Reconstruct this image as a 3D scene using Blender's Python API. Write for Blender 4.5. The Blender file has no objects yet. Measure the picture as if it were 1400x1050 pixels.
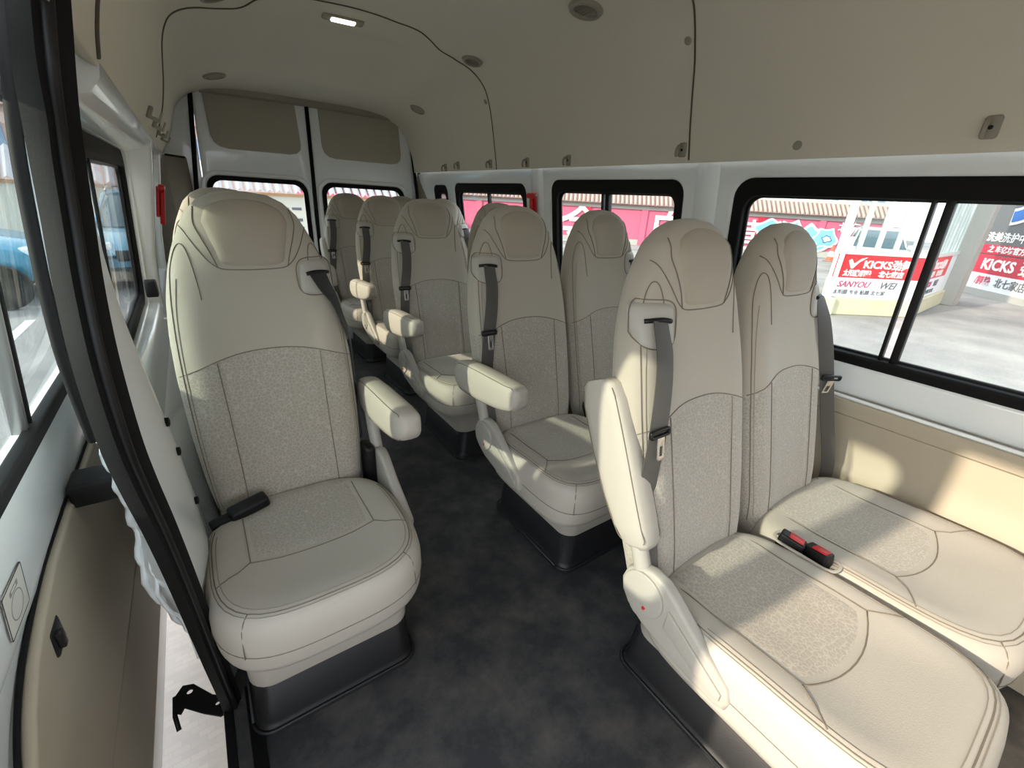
import bpy, bmesh, math, random
from mathutils import Vector, Matrix
from math import pi, sin, cos, radians
random.seed(7)
SC = bpy.context.scene
COL = SC.collection

# ------------------------------------------------------------------ camera
cd = bpy.data.cameras.new('camera'); cam = bpy.data.objects.new('camera', cd); COL.objects.link(cam)
cd.sensor_fit = 'HORIZONTAL'; cd.sensor_width = 36.0; cd.lens = 36.0 * 600.0 / 1400.0; cd.clip_start = 0.02; cd.clip_end = 500
R0 = ((0.82310825, -0.56529469, 0.05417311), (-0.17709119, -0.34614811, -0.92131439), (0.53956605, 0.74874789, -0.38502607))
right = Vector(R0[0]); down = Vector(R0[1]); fwd = Vector(R0[2])
m = Matrix((right, -down, -fwd)).transposed().to_4x4()
m.translation = Vector((0, 0, 1.24))
cam.matrix_world = m
SC.camera = cam

# ------------------------------------------------------------------ world, sun, exposure
w = bpy.data.worlds.new('world'); SC.world = w; w.use_nodes = True
nt = w.node_tree; nt.nodes.clear()
out = nt.nodes.new('ShaderNodeOutputWorld'); bg = nt.nodes.new('ShaderNodeBackground')
sky = nt.nodes.new('ShaderNodeTexSky'); sky.sky_type = 'HOSEK_WILKIE'
SUN_TRAVEL = Vector((0.93, -0.10, -0.385)).normalized()
sky.sun_direction = -SUN_TRAVEL; sky.turbidity = 6.0; sky.ground_albedo = 0.4
mixw = nt.nodes.new('ShaderNodeMix'); mixw.data_type = 'RGBA'; mixw.inputs[0].default_value = 0.55
mixw.inputs[7].default_value = (0.88, 0.93, 1.0, 1)
nt.links.new(sky.outputs[0], mixw.inputs[6]); nt.links.new(mixw.outputs[2], bg.inputs[0])
bg.inputs[1].default_value = 3.0
nt.links.new(bg.outputs[0], out.inputs[0])
sd = bpy.data.lights.new('sun', 'SUN'); sd.energy = 3.3; sd.angle = radians(1.2); sd.color = (1.0, 0.86, 0.68)
so = bpy.data.objects.new('sun', sd); COL.objects.link(so)
so.rotation_euler = (-SUN_TRAVEL).to_track_quat('Z', 'Y').to_euler(); so.location = (-20, 2, 10)
SC.view_settings.view_transform = 'Standard'; SC.view_settings.look = 'None'
SC.view_settings.gamma = 1.0; SC.view_settings.use_curve_mapping = False
SC.view_settings.exposure = 0.95

# ------------------------------------------------------------------ materials
def srgb(r, g, b):
    f = lambda c: (c/255/12.92) if c/255 <= 0.04045 else ((c/255+0.055)/1.055)**2.4
    return (f(r), f(g), f(b), 1)
MATS = {}
def mat(name, col, rough=0.6, metal=0.0, spec=0.5, bump=None, var=0.0, vscale=6.0, coat=0.0, sheen=0.0, emit=None):
    """bump = (scale, strength)"""
    if name in MATS: return MATS[name]
    M = bpy.data.materials.new(name); M.use_nodes = True; n = M.node_tree.nodes; l = M.node_tree.links
    p = n['Principled BSDF']
    p.inputs['Base Color'].default_value = col; p.inputs['Roughness'].default_value = rough
    p.inputs['Metallic'].default_value = metal; p.inputs['Specular IOR Level'].default_value = spec
    p.inputs['Coat Weight'].default_value = coat; p.inputs['Sheen Weight'].default_value = sheen
    tc = n.new('ShaderNodeTexCoord')
    if var > 0:
        no = n.new('ShaderNodeTexNoise'); no.inputs['Scale'].default_value = vscale; no.inputs['Detail'].default_value = 6
        l.new(tc.outputs['Object'], no.inputs['Vector'])
        mx = n.new('ShaderNodeMix'); mx.data_type = 'RGBA'
        mx.inputs[6].default_value = tuple(c*(1-var) for c in col[:3])+(1,); mx.inputs[7].default_value = tuple(min(1, c*(1+var)) for c in col[:3])+(1,)
        l.new(no.outputs['Fac'], mx.inputs[0]); l.new(mx.outputs[2], p.inputs['Base Color'])
    if bump:
        nb = n.new('ShaderNodeTexNoise'); nb.inputs['Scale'].default_value = bump[0]; nb.inputs['Detail'].default_value = 3
        l.new(tc.outputs['Object'], nb.inputs['Vector'])
        b = n.new('ShaderNodeBump'); b.inputs['Strength'].default_value = bump[1]; b.inputs['Distance'].default_value = 0.002
        l.new(nb.outputs['Fac'], b.inputs['Height']); l.new(b.outputs[0], p.inputs['Normal'])
    if emit:
        p.inputs['Emission Color'].default_value = emit[0]; p.inputs['Emission Strength'].default_value = emit[1]
    MATS[name] = M; return M

def pattern_mat(name, col, line, scale=75.0):
    M = bpy.data.materials.new(name); M.use_nodes = True; n = M.node_tree.nodes; l = M.node_tree.links
    p = n['Principled BSDF']; p.inputs['Roughness'].default_value = 0.85; p.inputs['Sheen Weight'].default_value = 0.3
    tc = n.new('ShaderNodeTexCoord')
    v = n.new('ShaderNodeTexVoronoi'); v.feature = 'DISTANCE_TO_EDGE'; v.inputs['Scale'].default_value = scale
    l.new(tc.outputs['Object'], v.inputs['Vector'])
    cr = n.new('ShaderNodeValToRGB'); cr.color_ramp.elements[0].position = 0.03; cr.color_ramp.elements[1].position = 0.10
    cr.color_ramp.elements[0].color = line; cr.color_ramp.elements[1].color = col
    l.new(v.outputs['Distance'], cr.inputs[0]); l.new(cr.outputs[0], p.inputs['Base Color'])
    b = n.new('ShaderNodeBump'); b.inputs['Strength'].default_value = 0.35; b.inputs['Distance'].default_value = 0.002
    l.new(v.outputs['Distance'], b.inputs['Height']); l.new(b.outputs[0], p.inputs['Normal'])
    MATS[name] = M; return M

cloth   = mat('seat_cloth', srgb(176, 168, 155), 0.8, bump=(900, 0.25), var=0.04, sheen=0.25, spec=0.3)
vinyl   = mat('seat_vinyl', srgb(182, 175, 164), 0.55, bump=(500, 0.25), var=0.03, spec=0.4)
pattern = pattern_mat('patterned_cloth', srgb(162, 154, 142), srgb(180, 173, 161), 105.0)
seamm   = mat('stitched_seam', srgb(122, 113, 99), 0.8)
stitch  = mat('stitch_thread', srgb(150, 142, 130), 0.8)
plast   = mat('seat_plastic', srgb(172, 167, 158), 0.45, bump=(600, 0.1))
blackp  = mat('black_plastic', srgb(16, 16, 17), 0.45, spec=.35, var=0.1)
rubber  = mat('black_rubber', srgb(9, 9, 10), 0.7, spec=.25, bump=(300, 0.15))
plinthm = mat('plinth_black_vinyl', srgb(26, 26, 28), 0.5, bump=(400, 0.25), var=0.08)
web     = mat('belt_webbing', srgb(74, 70, 66), 0.55, bump=(700, 0.4), sheen=0.2)
chrome  = mat('buckle_metal', srgb(205, 205, 205), 0.25, metal=0.9)
redp    = mat('red_plastic', srgb(205, 25, 30), 0.35)
white   = mat('white_body_paint', srgb(236, 240, 241), 0.22, coat=0.5, var=0.01, vscale=3)
beige   = mat('beige_side_trim', srgb(176, 165, 146), 0.6, bump=(400, 0.2), var=0.03)
beige_d = mat('dark_beige_trim', srgb(128, 122, 108), 0.65, bump=(400, 0.2), var=0.03)
ceilm   = mat('headliner', srgb(216, 210, 195), 0.85, bump=(500, 0.15), var=0.02)
ventm   = mat('vent_plastic', srgb(150, 145, 130), 0.5, var=0.02)
inset   = mat('door_inset_board', srgb(170, 165, 150), 0.8, bump=(300, 0.1), var=0.03)
seamc   = mat('headliner_joint', srgb(88, 82, 68), 0.9, var=0.05)
alu     = mat('window_metal', srgb(150, 150, 148), 0.3, metal=0.8, var=0.02)

def glass_mat(name, tint, refl=0.04):
    M = bpy.data.materials.new(name); M.use_nodes = True; n = M.node_tree.nodes; l = M.node_tree.links
    n.remove(n['Principled BSDF']); o = n['Material Output']
    t = n.new('ShaderNodeBsdfTransparent'); t.inputs[0].default_value = tint
    g = n.new('ShaderNodeBsdfGlossy'); g.inputs['Roughness'].default_value = 0.02
    f = n.new('ShaderNodeLayerWeight'); f.inputs[0].default_value = 0.5
    pw = n.new('ShaderNodeMath'); pw.operation = 'POWER'; pw.inputs[1].default_value = 5.0; l.new(f.outputs['Facing'], pw.inputs[0])
    ma = n.new('ShaderNodeMath'); ma.operation = 'MULTIPLY_ADD'; ma.inputs[1].default_value = 0.6; ma.inputs[2].default_value = refl; l.new(pw.outputs[0], ma.inputs[0])
    mx = n.new('ShaderNodeMixShader'); l.new(ma.outputs[0], mx.inputs[0]); l.new(t.outputs[0], mx.inputs[1]); l.new(g.outputs[0], mx.inputs[2])
    l.new(mx.outputs[0], o.inputs[0]); MATS[name] = M; return M
glass  = glass_mat('window_glass', (0.88, 0.91, 0.90, 1))
glassb = glass_mat('tinted_door_glass', (0.84, 0.90, 0.90, 1))

def floor_mat():
    M = bpy.data.materials.new('floor_vinyl'); M.use_nodes = True; n = M.node_tree.nodes; l = M.node_tree.links
    p = n['Principled BSDF']; p.inputs['Roughness'].default_value = 0.6
    tc = n.new('ShaderNodeTexCoord')
    a = n.new('ShaderNodeTexNoise'); a.inputs['Scale'].default_value = 7; a.inputs['Detail'].default_value = 9; a.inputs['Roughness'].default_value = 0.7
    l.new(tc.outputs['Object'], a.inputs['Vector'])
    cr = n.new('ShaderNodeValToRGB'); cr.color_ramp.elements[0].position = 0.42; cr.color_ramp.elements[1].position = 0.78
    cr.color_ramp.elements[0].color = srgb(42, 44, 48); cr.color_ramp.elements[1].color = srgb(92, 88, 84)
    l.new(a.outputs['Fac'], cr.inputs[0]); l.new(cr.outputs[0], p.inputs['Base Color'])
    s = n.new('ShaderNodeTexNoise'); s.inputs['Scale'].default_value = 500; l.new(tc.outputs['Object'], s.inputs['Vector'])
    b = n.new('ShaderNodeBump'); b.inputs['Strength'].default_value = 0.5; b.inputs['Distance'].default_value = 0.002
    l.new(s.outputs['Fac'], b.inputs['Height']); l.new(b.outputs[0], p.inputs['Normal'])
    return M
floorm = floor_mat()

# ------------------------------------------------------------------ object helpers
def link(name, me, parent=None, kind=None, matrix=None):
    o = bpy.data.objects.new(name, me); COL.objects.link(o)
    if parent: o.parent = parent
    if kind: o['kind'] = kind
    return o
def mesh(name, verts, faces, material, smooth=True):
    me = bpy.data.meshes.new(name); me.from_pydata([tuple(v) for v in verts], [], faces); me.update()
    if material: me.materials.append(material)
    if smooth: me.polygons.foreach_set('use_smooth', [True]*len(me.polygons))
    return me
def bm_mesh(name, bm, material, smooth=True, angle=None):
    me = bpy.data.meshes.new(name); bmesh.ops.recalc_face_normals(bm, faces=bm.faces); bm.to_mesh(me); bm.free()
    if material: me.materials.append(material)
    if smooth:
        me.polygons.foreach_set('use_smooth', [True]*len(me.polygons))
        me.set_sharp_from_angle(angle=radians(angle or 40))
    return me
def thing(name, label, cat, loc=(0, 0, 0), group=None):
    o = bpy.data.objects.new(name, None); COL.objects.link(o); o.location = loc
    o.empty_display_size = 0.1
    o['label'] = label; o['category'] = cat
    if group: o['group'] = group
    return o
def tag(o, label, cat, group=None):
    o['label'] = label; o['category'] = cat
    if group: o['group'] = group
    return o

def add_box(bm, lo, hi, bev=0.0, seg=2, M=None):
    r = bmesh.ops.create_cube(bm, size=1.0); vs = r['verts']
    for v in vs:
        v.co = Vector(((lo[i]+hi[i])/2 + v.co[i]*(hi[i]-lo[i])) for i in range(3)) if False else Vector([(lo[i]+hi[i])/2 + v.co[i]*(hi[i]-lo[i]) for i in range(3)])
    if bev > 0:
        es = list({e for v in vs for e in v.link_edges})
        g = bmesh.ops.bevel(bm, geom=es, offset=bev, segments=seg, profile=0.5, affect='EDGES')
        vs = list({v for f in g['faces'] for v in f.verts} | {v for v in vs if v.is_valid})
    if M is not None: bmesh.ops.transform(bm, matrix=M, verts=vs)
    return vs
def box(name, lo, hi, material, parent=None, bev=0.004, kind=None, M=None):
    bm = bmesh.new(); add_box(bm, lo, hi, bev, 2, M)
    return link(name, bm_mesh(name, bm, material), parent, kind)

def tube_geo(pts, r, n=8, closed=False, flat=None):
    """swept tube; flat=(hw,hh, normal fn) gives a strap"""
    pts = [Vector(p) for p in pts]; N = len(pts); V = []; F = []
    prev = None
    for i, p in enumerate(pts):
        a = pts[(i-1) % N] if (closed or i > 0) else p
        b = pts[(i+1) % N] if (closed or i < N-1) else p
        t = (b-a).normalized()
        if prev is None:
            u = Vector((0, 0, 1)) if abs(t.z) < 0.9 else Vector((1, 0, 0))
        else: u = prev
        u = (u - t*u.dot(t)).normalized(); prev = u; v = t.cross(u)
        rr = r[i] if isinstance(r, (list, tuple)) else r
        for k in range(n):
            A = 2*pi*k/n; V.append(p + u*rr*cos(A) + v*rr*sin(A))
    for i in range(N if closed else N-1):
        j = (i+1) % N
        for k in range(n):
            F.append((i*n+k, i*n+(k+1) % n, j*n+(k+1) % n, j*n+k))
    if not closed:
        F.append(tuple(range(n))[::-1]); F.append(tuple((N-1)*n+k for k in range(n)))
    return V, F
def tube(name, pts, r, material, parent=None, n=8, closed=False, kind=None):
    V, F = tube_geo(pts, r, n, closed); return link(name, mesh(name, V, F, material), parent, kind)
def tubes_mesh(name, plist, r, material, n=5):
    V = []; F = []
    for pts in plist:
        v, f = tube_geo(pts, r, n); o = len(V); V += v; F += [tuple(i+o for i in q) for q in f]
    return mesh(name, V, F, material)
def strap_mesh(name, pts, normals, hw, th, material, side=None):
    """flat strap: pts centre, side vectors explicit or from cross product"""
    V = []; F = []; N = len(pts)
    for i, p in enumerate(pts):
        p = Vector(p); a = Vector(pts[max(0, i-1)]); b = Vector(pts[min(N-1, i+1)])
        t = (b-a).normalized(); nrm = Vector(normals[i] if isinstance(normals, list) else normals).normalized()
        s = t.cross(nrm).normalized(); nn = s.cross(t)
        for (q, e) in ((-1, .4), (-.9, 1), (0, 1.0), (.9, 1), (1, .4), (1, -1), (-1, -1)):
            V.append(p + s*hw*q + nn*th*e)
    for i in range(N-1):
        for k in range(7):
            F.append((i*7+k, i*7+(k+1) % 7, (i+1)*7+(k+1) % 7, (i+1)*7+k))
    F.append(tuple(range(7))[::-1]); F.append(tuple((N-1)*7+k for k in range(7)))
    me = mesh(name, V, F, material, True); me.set_sharp_from_angle(angle=radians(35)); return me

def rrect(x0, y0, x1, y1, r, n=6):
    r = r if isinstance(r, (list, tuple)) else [r]*4   # bl, br, tr, tl
    P = []
    for (cx, cy, a0, rr) in ((x0+r[0], y0+r[0], pi, r[0]), (x1-r[1], y0+r[1], 1.5*pi, r[1]), (x1-r[2], y1-r[2], 0, r[2]), (x0+r[3], y1-r[3], .5*pi, r[3])):
        for k in range(n+1):
            a = a0 + .5*pi*k/n; P.append((cx+rr*cos(a), cy+rr*sin(a)))
    return P
def plate_mesh(name, outer, holes, th, bev, material, M=None, res=2):
    cu = bpy.data.curves.new('tmp', 'CURVE'); cu.dimensions = '2D'; cu.fill_mode = 'BOTH'
    for loop in [outer] + list(holes):
        s = cu.splines.new('POLY'); s.points.add(len(loop)-1)
        for i, q in enumerate(loop): s.points[i].co = (q[0], q[1], 0, 1)
        s.use_cyclic_u = True
    cu.extrude = max(0.0, th/2-bev); cu.bevel_depth = bev; cu.bevel_resolution = res; cu.offset = -bev
    o = bpy.data.objects.new('tmp', cu); COL.objects.link(o)
    dg = bpy.context.evaluated_depsgraph_get(); me = bpy.data.meshes.new_from_object(o.evaluated_get(dg))
    bpy.data.objects.remove(o); bpy.data.curves.remove(cu)
    me.name = name; me.materials.clear(); me.materials.append(material)
    bm = bmesh.new(); bm.from_mesh(me); bmesh.ops.remove_doubles(bm, verts=bm.verts, dist=1e-5)
    bmesh.ops.recalc_face_normals(bm, faces=bm.faces)
    if M is not None: bm.transform(M)
    bm.to_mesh(me); bm.free()
    me.polygons.foreach_set('use_smooth', [True]*len(me.polygons)); me.set_sharp_from_angle(angle=radians(35))
    return me
def plate(name, outer, holes, th, bev, material, M=None, parent=None, kind=None):
    return link(name, plate_mesh(name, outer, holes, th, bev, material, M), parent, kind)
def frame_M(origin, X, Y):
    X = Vector(X).normalized(); Y = Vector(Y); Y = (Y - X*Y.dot(X)).normalized(); Z = X.cross(Y)
    M = Matrix((X, Y, Z)).transposed().to_4x4(); M.translation = Vector(origin); return M

# side planes (y,z) -> 3D ; local x = +y world, local y = up along the tilted wall
RB_up = Vector((-0.08, 0, 0.55)).normalized()
def right_M(off=0.0):     # local (y, s) ; s=0 at z=.8
    return frame_M(Vector((1.80, 0, 0.8)) + Vector((off, 0, 0)), (0, 1, 0), RB_up)
LB_up = Vector((0.045, 0, 0.53)).normalized()
def left_M(off=0.0):
    return frame_M(Vector((-0.20, 0, 0.8)) + Vector((off, 0, 0)), (0, 1, 0), LB_up)
sR = lambda z: (z-0.8)/RB_up.z
sL = lambda z: (z-0.8)/LB_up.z

# =================================================================== STRUCTURE
CX = 0.83
# floor and sill
box('floor', (-0.13, -2.5, -0.05), (1.80, 4.0, 0.0), floorm, kind='structure', bev=0.003)
box('trim_1', (-0.150, -1.3, -0.30), (-0.128, 4.0, 0.004), rubber, kind='structure', bev=0.006)      # black sill edge
box('trim_2', (-0.10, -1.3, 0.0), (-0.07, 1.0, 0.008), rubber, kind='structure', bev=0.003)

# right wall: painted window band with holes
RW = [(-0.75, 1.02, .785, 1.365, .07), (1.25, 2.12, .79, 1.36, .06), (2.37, 3.30, .79, 1.34, .06), (3.43, 3.67, .95, 1.325, .05)]
holes = [rrect(a, sR(z0), b, sR(z1), r) for (a, b, z0, z1, r) in RW]
plate('wall_right', rrect(-2.5, sR(0.665), 4.0, sR(1.46), 0.002), holes + [rrect(-2.2, sR(.80), -1.15, sR(1.36), .08)], 0.05, 0.014, white, right_M(0.02), kind='structure')
# raised painted pillars between the windows (the body's inner ribs)
for i, (a, b) in enumerate(((1.06, 1.22), (2.16, 2.33))):
    pass
def loft(name, rings, material, closed_ring=True, cap=True, parent=None, kind=None, smooth=True, ang=40, ret_mesh=False):
    n = len(rings[0]); V = [v for r in rings for v in r]; F = []
    for i in range(len(rings)-1):
        for k in range(n if closed_ring else n-1):
            F.append((i*n+k, i*n+(k+1) % n, (i+1)*n+(k+1) % n, (i+1)*n+k))
    if cap and closed_ring:
        F.append(tuple(range(n))[::-1]); F.append(tuple((len(rings)-1)*n+k for k in range(n)))
    me = mesh(name, V, F, material, smooth)
    bm = bmesh.new(); bm.from_mesh(me); bmesh.ops.recalc_face_normals(bm, faces=bm.faces); bm.to_mesh(me); bm.free()
    me.polygons.foreach_set('use_smooth', [smooth]*len(me.polygons)); me.set_sharp_from_angle(angle=radians(ang))
    if ret_mesh: return me
    return link(name, me, parent, kind)

# lower right beige panel with stepped relief, running along y
prof = [(1.765, 0.672), (1.755, 0.668), (1.752, 0.655), (1.757, 0.63), (1.757, 0.618), (1.768, 0.610), (1.773, 0.52), (1.771, 0.44), (1.758, 0.425), (1.752, 0.405), (1.745, 0.30), (1.745, 0.0), (1.80, 0.0), (1.82, 0.672)]
loft('wall_right_trim', [[Vector((x, y, z)) for x, z in prof] for y in [-2.5 + .25*i for i in range(27)] if y <= 4.0] , beige, kind='structure', ang=50).name = 'trim_3'
# thin chrome-white lip on top of the panel
tube('trim_4', [(1.765, -2.5, .676), (1.765, 4.0, .676)], 0.006, white, kind='structure')

# ceiling + headliner sides as one swept shell
def ztop(y):
    t = min(1, max(0, (y-2.2)/1.7)); t = t*t*(3-2*t)
    return 1.93 - 0.10*t
HALF = [(0.84, 1.415), (0.832, 1.50), (0.815, 1.60), (0.795, 1.69), (0.765, 1.765), (0.72, 1.825), (0.65, 1.87), (0.55, 1.905), (0.40, 1.925), (0.2, 1.93), (0, 1.93)]
def chaikin(P, it=2):
    for _ in range(it):
        Q = [P[0]]
        for a, b in zip(P[:-1], P[1:]):
            Q.append((a[0]*.75+b[0]*.25, a[1]*.75+b[1]*.25)); Q.append((a[0]*.25+b[0]*.75, a[1]*.25+b[1]*.75))
        Q.append(P[-1]); P = Q
    return P
H2 = chaikin(HALF, 2)
PROF = [(CX+x, z) for x, z in H2] + [(CX-x-0.06*max(0, (1.6-z)/.185)**1.5*(z < 1.6), z-(0.03*(1.6-z)/.185 if z < 1.6 else 0)) for x, z in H2[::-1][1:]]
def ceil_pt(x, z, y):
    k = (z-1.415)/(1.93-1.415); zz = 1.415 + k*(ztop(y)-1.415)
    # rear roof panel: shallow recessed field between raised borders
    if 2.45 < y < 3.45:
        fy = min(1, (y-2.45)/.25, (3.45-y)/.25); fx = min(1, max(0, (0.50-abs(x-CX))/.18)); f = max(0, min(fx, fy)); f = f*f*(3-2*f)
        zz += 0.035*f
    return Vector((x, y, zz))
ys = [-2.5, -1.9, -1.3, -.8, -.3, .2, .6, 1.0, 1.4, 1.8, 2.2] + [2.3+.05*i for i in range(35)]
rings = [[ceil_pt(x, z, y) for x, z in PROF] for y in ys]
ceiling = loft('ceiling', rings, ceilm, closed_ring=False, cap=False, kind='structure', ang=60)
sol = ceiling.modifiers.new('s', 'SOLIDIFY'); sol.thickness = 0.02; sol.offset = -1 if False else 1
from mathutils.bvhtree import BVHTree
_bv = BVHTree.FromPolygons([v.co.copy() for v in ceiling.data.vertices], [tuple(p.vertices) for p in ceiling.data.polygons])
def roof_at(x, y):
    h = _bv.ray_cast(Vector((x, y, 1.3)), Vector((0, 0, 1))); return h[0], (h[1] if h[1].z < 0 else -h[1])
def side_at(z, y, s=1):
    h = _bv.ray_cast(Vector((CX, y, z)), Vector((s, 0, 0))); n = h[1]; return h[0], (n if n.x*s < 0 else -n)
def near(p, off=0.0):
    h = _bv.find_nearest(Vector(p)); n = h[1]
    c = Vector((CX, h[0].y, 1.4)) - h[0]
    if n.dot(c) < 0: n = -n
    return h[0] + n*off, n
def ceil_line(name, guide, r=0.0035):
    """joint running on the headliner through a coarse guide"""
    P = []
    for a, b in zip(guide[:-1], guide[1:]):
        for k in range(6): P.append(Vector(a).lerp(Vector(b), k/6))
    P.append(Vector(guide[-1]))
    # smooth
    for _ in range(5): P = [P[0]] + [(P[i-1]+P[i]*2+P[i+1])/4 for i in range(1, len(P)-1)] + [P[-1]]
    return tube(name, [near(p, 0.0005)[0] for p in P], r, seamc, ceiling, n=6)
ceil_line('joint', [(1.668, 1.211, 1.425), (1.658, 1.222, 1.523), (1.631, 1.225, 1.663), (1.58, 1.211, 1.785), (1.535, 1.192, 1.833), (1.472, 1.163, 1.871), (1.3, 1.12, 1.92), (.83, 1.10, 1.93), (.3, 1.08, 1.91), (.07, 1.00, 1.75), (0.0, .88, 1.6), (-.042, .82, 1.45), (-.056, .883, 1.414), (-.066, .95, 1.395)])
ceil_line('joint', [(1.67, 2.621, 1.416), (1.653, 2.631, 1.547), (1.623, 2.626, 1.682), (1.584, 2.602, 1.768), (1.536, 2.568, 1.823), (1.479, 2.539, 1.858), (1.389, 2.505, 1.892), (1.294, 2.492, 1.911), (1.187, 2.445, 1.92), (1.097, 2.354, 1.926), (1.022, 2.292, 1.929), (0.96, 2.269, 1.929), (0.906, 2.262, 1.929), (0.797, 2.235, 1.93), (0.694, 2.232, 1.93), (0.55, 2.258, 1.928),
           (.46, 2.27, 1.92), (0.369, 2.373, 1.914), (0.34, 2.468, 1.907), (0.303, 2.508, 1.899), (0.224, 2.497, 1.878), (0.132, 2.397, 1.836), (0.093, 2.323, 1.801), (0.059, 2.208, 1.749), (0.036, 2.13, 1.688), (0.026, 2.13, 1.651), (0.015, 2.298, 1.597), (-.01, 2.62, 1.517), (-.045, 2.72, 1.41)])

def place_on(o, p, n, up=(0, 1, 0)):
    n = Vector(n).normalized(); up = Vector(up); x = up.cross(n).normalized(); y = n.cross(x)
    M = Matrix((x, y, n)).transposed().to_4x4(); M.translation = p; o.matrix_world = M
def lathe_mesh(name, prof, material, n=32, ang=35):
    V = []; F = []
    for r, z in prof:
        for k in range(n): a = 2*pi*k/n; V.append((r*cos(a), r*sin(a), z))
    for i in range(len(prof)-1):
        for k in range(n): F.append((i*n+k, i*n+(k+1) % n, (i+1)*n+(k+1) % n, (i+1)*n+k))
    F.append(tuple(range(n))[::-1]); F.append(tuple((len(prof)-1)*n+k for k in range(n)))
    me = mesh(name, V, F, material); me.set_sharp_from_angle(angle=radians(ang)); return me
# round ceiling outlets
open_v = [(1.345, 1.54, 'open round air outlet in the headliner above the second row window', .055), (1.36, 2.41, 'small round slotted air outlet near the wavy headliner joint', .045),
          (.22, 2.34, 'round air outlet in the headliner above the left windows at the photo top edge', .045)]
closed_v = [(.268, 3.51, 'closed round roof outlet above the left rear door panel', .052), (1.473, 3.38, 'closed round roof outlet above the right rear door panel', .045)]
for (x, y, lab, r) in open_v + closed_v:
    p, n = roof_at(x, y)
    t = thing('air_vent', lab, 'air vent', p, 'round outlets in the headliner'); place_on(t, p, n)
    link('vent_ring', lathe_mesh('vent_ring', [(r*1.2, -.004), (r*1.2, .004), (r*1.1, .012), (r*.86, .013), (r*.80, .005), (r*.80, -.004)], ventm), t)
    if r in (.055, .045) and (x, y, lab, r) in open_v:
        link('vent_cavity', lathe_mesh('vent_cavity', [(r*.8, -.004), (r*.8, .0005)], blackp), t)
        for k in range(-3, 4):
            hw = math.sqrt(max(1e-5, (r*.78)**2 - (k*r*.2)**2))
            bm = bmesh.new(); add_box(bm, (k*r*.2-.0016, -hw, .0), (k*r*.2+.0016, hw, .007), .0005, 1, None); link('slat', bm_mesh('slat', bm, ventm), t)
    else:
        link('vent_flap', lathe_mesh('vent_flap', [(r*.73, -.004), (r*.73, .008), (r*.68, .012), (r*.3, .012)], ventm), t)
# roof lamp (lit)
lampg = mat('lamp_lens', srgb(240, 235, 220), 0.3, emit=((1, .86, .66, 1), 4.0))
p, n = roof_at(.705, 2.39)
t = thing('ceiling_lamp', 'small rectangular roof lamp glowing warm white on the headliner', 'lamp', p); place_on(t, p, n, (0.1, 1, 0))
link('lamp_housing', plate_mesh('lamp_housing', rrect(-.085, -.032, .085, .032, .012), [], .016, .004, ventm), t)
link('lamp_lens', plate_mesh('lamp_lens', rrect(-.05, -.02, .05, .02, .008), [], .01, .003, lampg, Matrix.Translation((0, 0, .007))), t)
# round screw caps beside the joints
for (z, y, s) in ((1.797, 1.235, 1), (1.455, .81, 1), (1.774, 2.63, 1)):
    p, n = side_at(z, y, s)
    o = link('screw_cap', lathe_mesh('screw_cap', [(.014, -.002), (.014, .002), (.011, .0035), (.004, .0035)], ventm, 16), None); place_on(o, p, n, (0, 0, 1)); o.parent = ceiling; 

# rear doors -----------------------------------------------------------------
DY = 3.98
rearM = lambda dy=0: frame_M((0, DY+dy, 0), (1, 0, 0), (0, 0, 1))
lean = lambda x, z: x   # doors taper slightly inward to the top
def rear_door(n, xa_b, xb_b, xa_t, xb_t, wx0, wx1, ix0, ix1):
    zt, zb = 1.86, 0.0
    outer = [(xa_b, zb), (xb_b, zb), (xb_t, zt), (xa_t, zt)]
    hole = rrect(wx0, .70, wx1, 1.265, .07)
    d = plate('door_%d' % n, outer, [hole], .04, .008, white, rearM(), kind='structure')
    fr = plate('window_rubber', rrect(wx0-.028, .672, wx1+.028, 1.293, .085), [rrect(wx0+.004, .704, wx1-.004, 1.261, .07)], .02, .006, rubber, rearM(-.022), d)
    plate('pressed_rim', rrect(wx0-.06, .64, wx1+.06, 1.325, .11), [rrect(wx0-.03, .67, wx1+.03, 1.295, .085)], .018, .008, white, rearM(-.018), d)
    plate('pane', rrect(wx0, .70, wx1, 1.265, .07), [], .006, .001, glass, rearM(0.0), d)
    plate('inset_panel', [(ix0, 1.80)] + [(ix0+.005, 1.54)] + [(ix0+.02, 1.50), (ix0+.05, 1.475), (ix0+.1, 1.465)] + [(ix1-.09, 1.465), (ix1-.04, 1.475), (ix1-.012, 1.50), (ix1-.005, 1.54)] + [(ix1-.02, 1.80)], [], .012, .003, inset, rearM(-.024), d)
    return d
rear_door(1, .07, .835, .16, .845, .17, .77, .215, .79)
rear_door(2, .845, 1.72, .865, 1.63, .93, 1.55, .93, 1.565)
trim_n = [5]
def trim(kind_pts, r, m_):
    trim_n[0] += 1
    return tube('trim_%d' % trim_n[0], kind_pts, r, m_, kind='structure')
trim([(.840, DY-.02, 0), (.842, DY-.02, .9), (.853, DY-.025, 1.86)], .014, rubber)
trim([(.055, DY-.03, 0), (.075, DY-.03, 1.15), (.16, DY-.04, 1.86)], .014, rubber)
trim([(1.73, DY-.03, 0), (1.695, DY-.03, 1.25), (1.62, DY-.04, 1.86)], .014, rubber)
# header rail above the rear doors
loft('trim_20', [[Vector((x, y, z-abs(x-CX)*.015)) for y, z in ((DY-.07, 1.84), (DY-.065, 1.80), (DY-.05, 1.79), (DY-.02, 1.79), (DY-.02, 1.86))] for x in (.2, .3, .5, .84, 1.2, 1.4, 1.58)], ventm, kind='structure')
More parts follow.
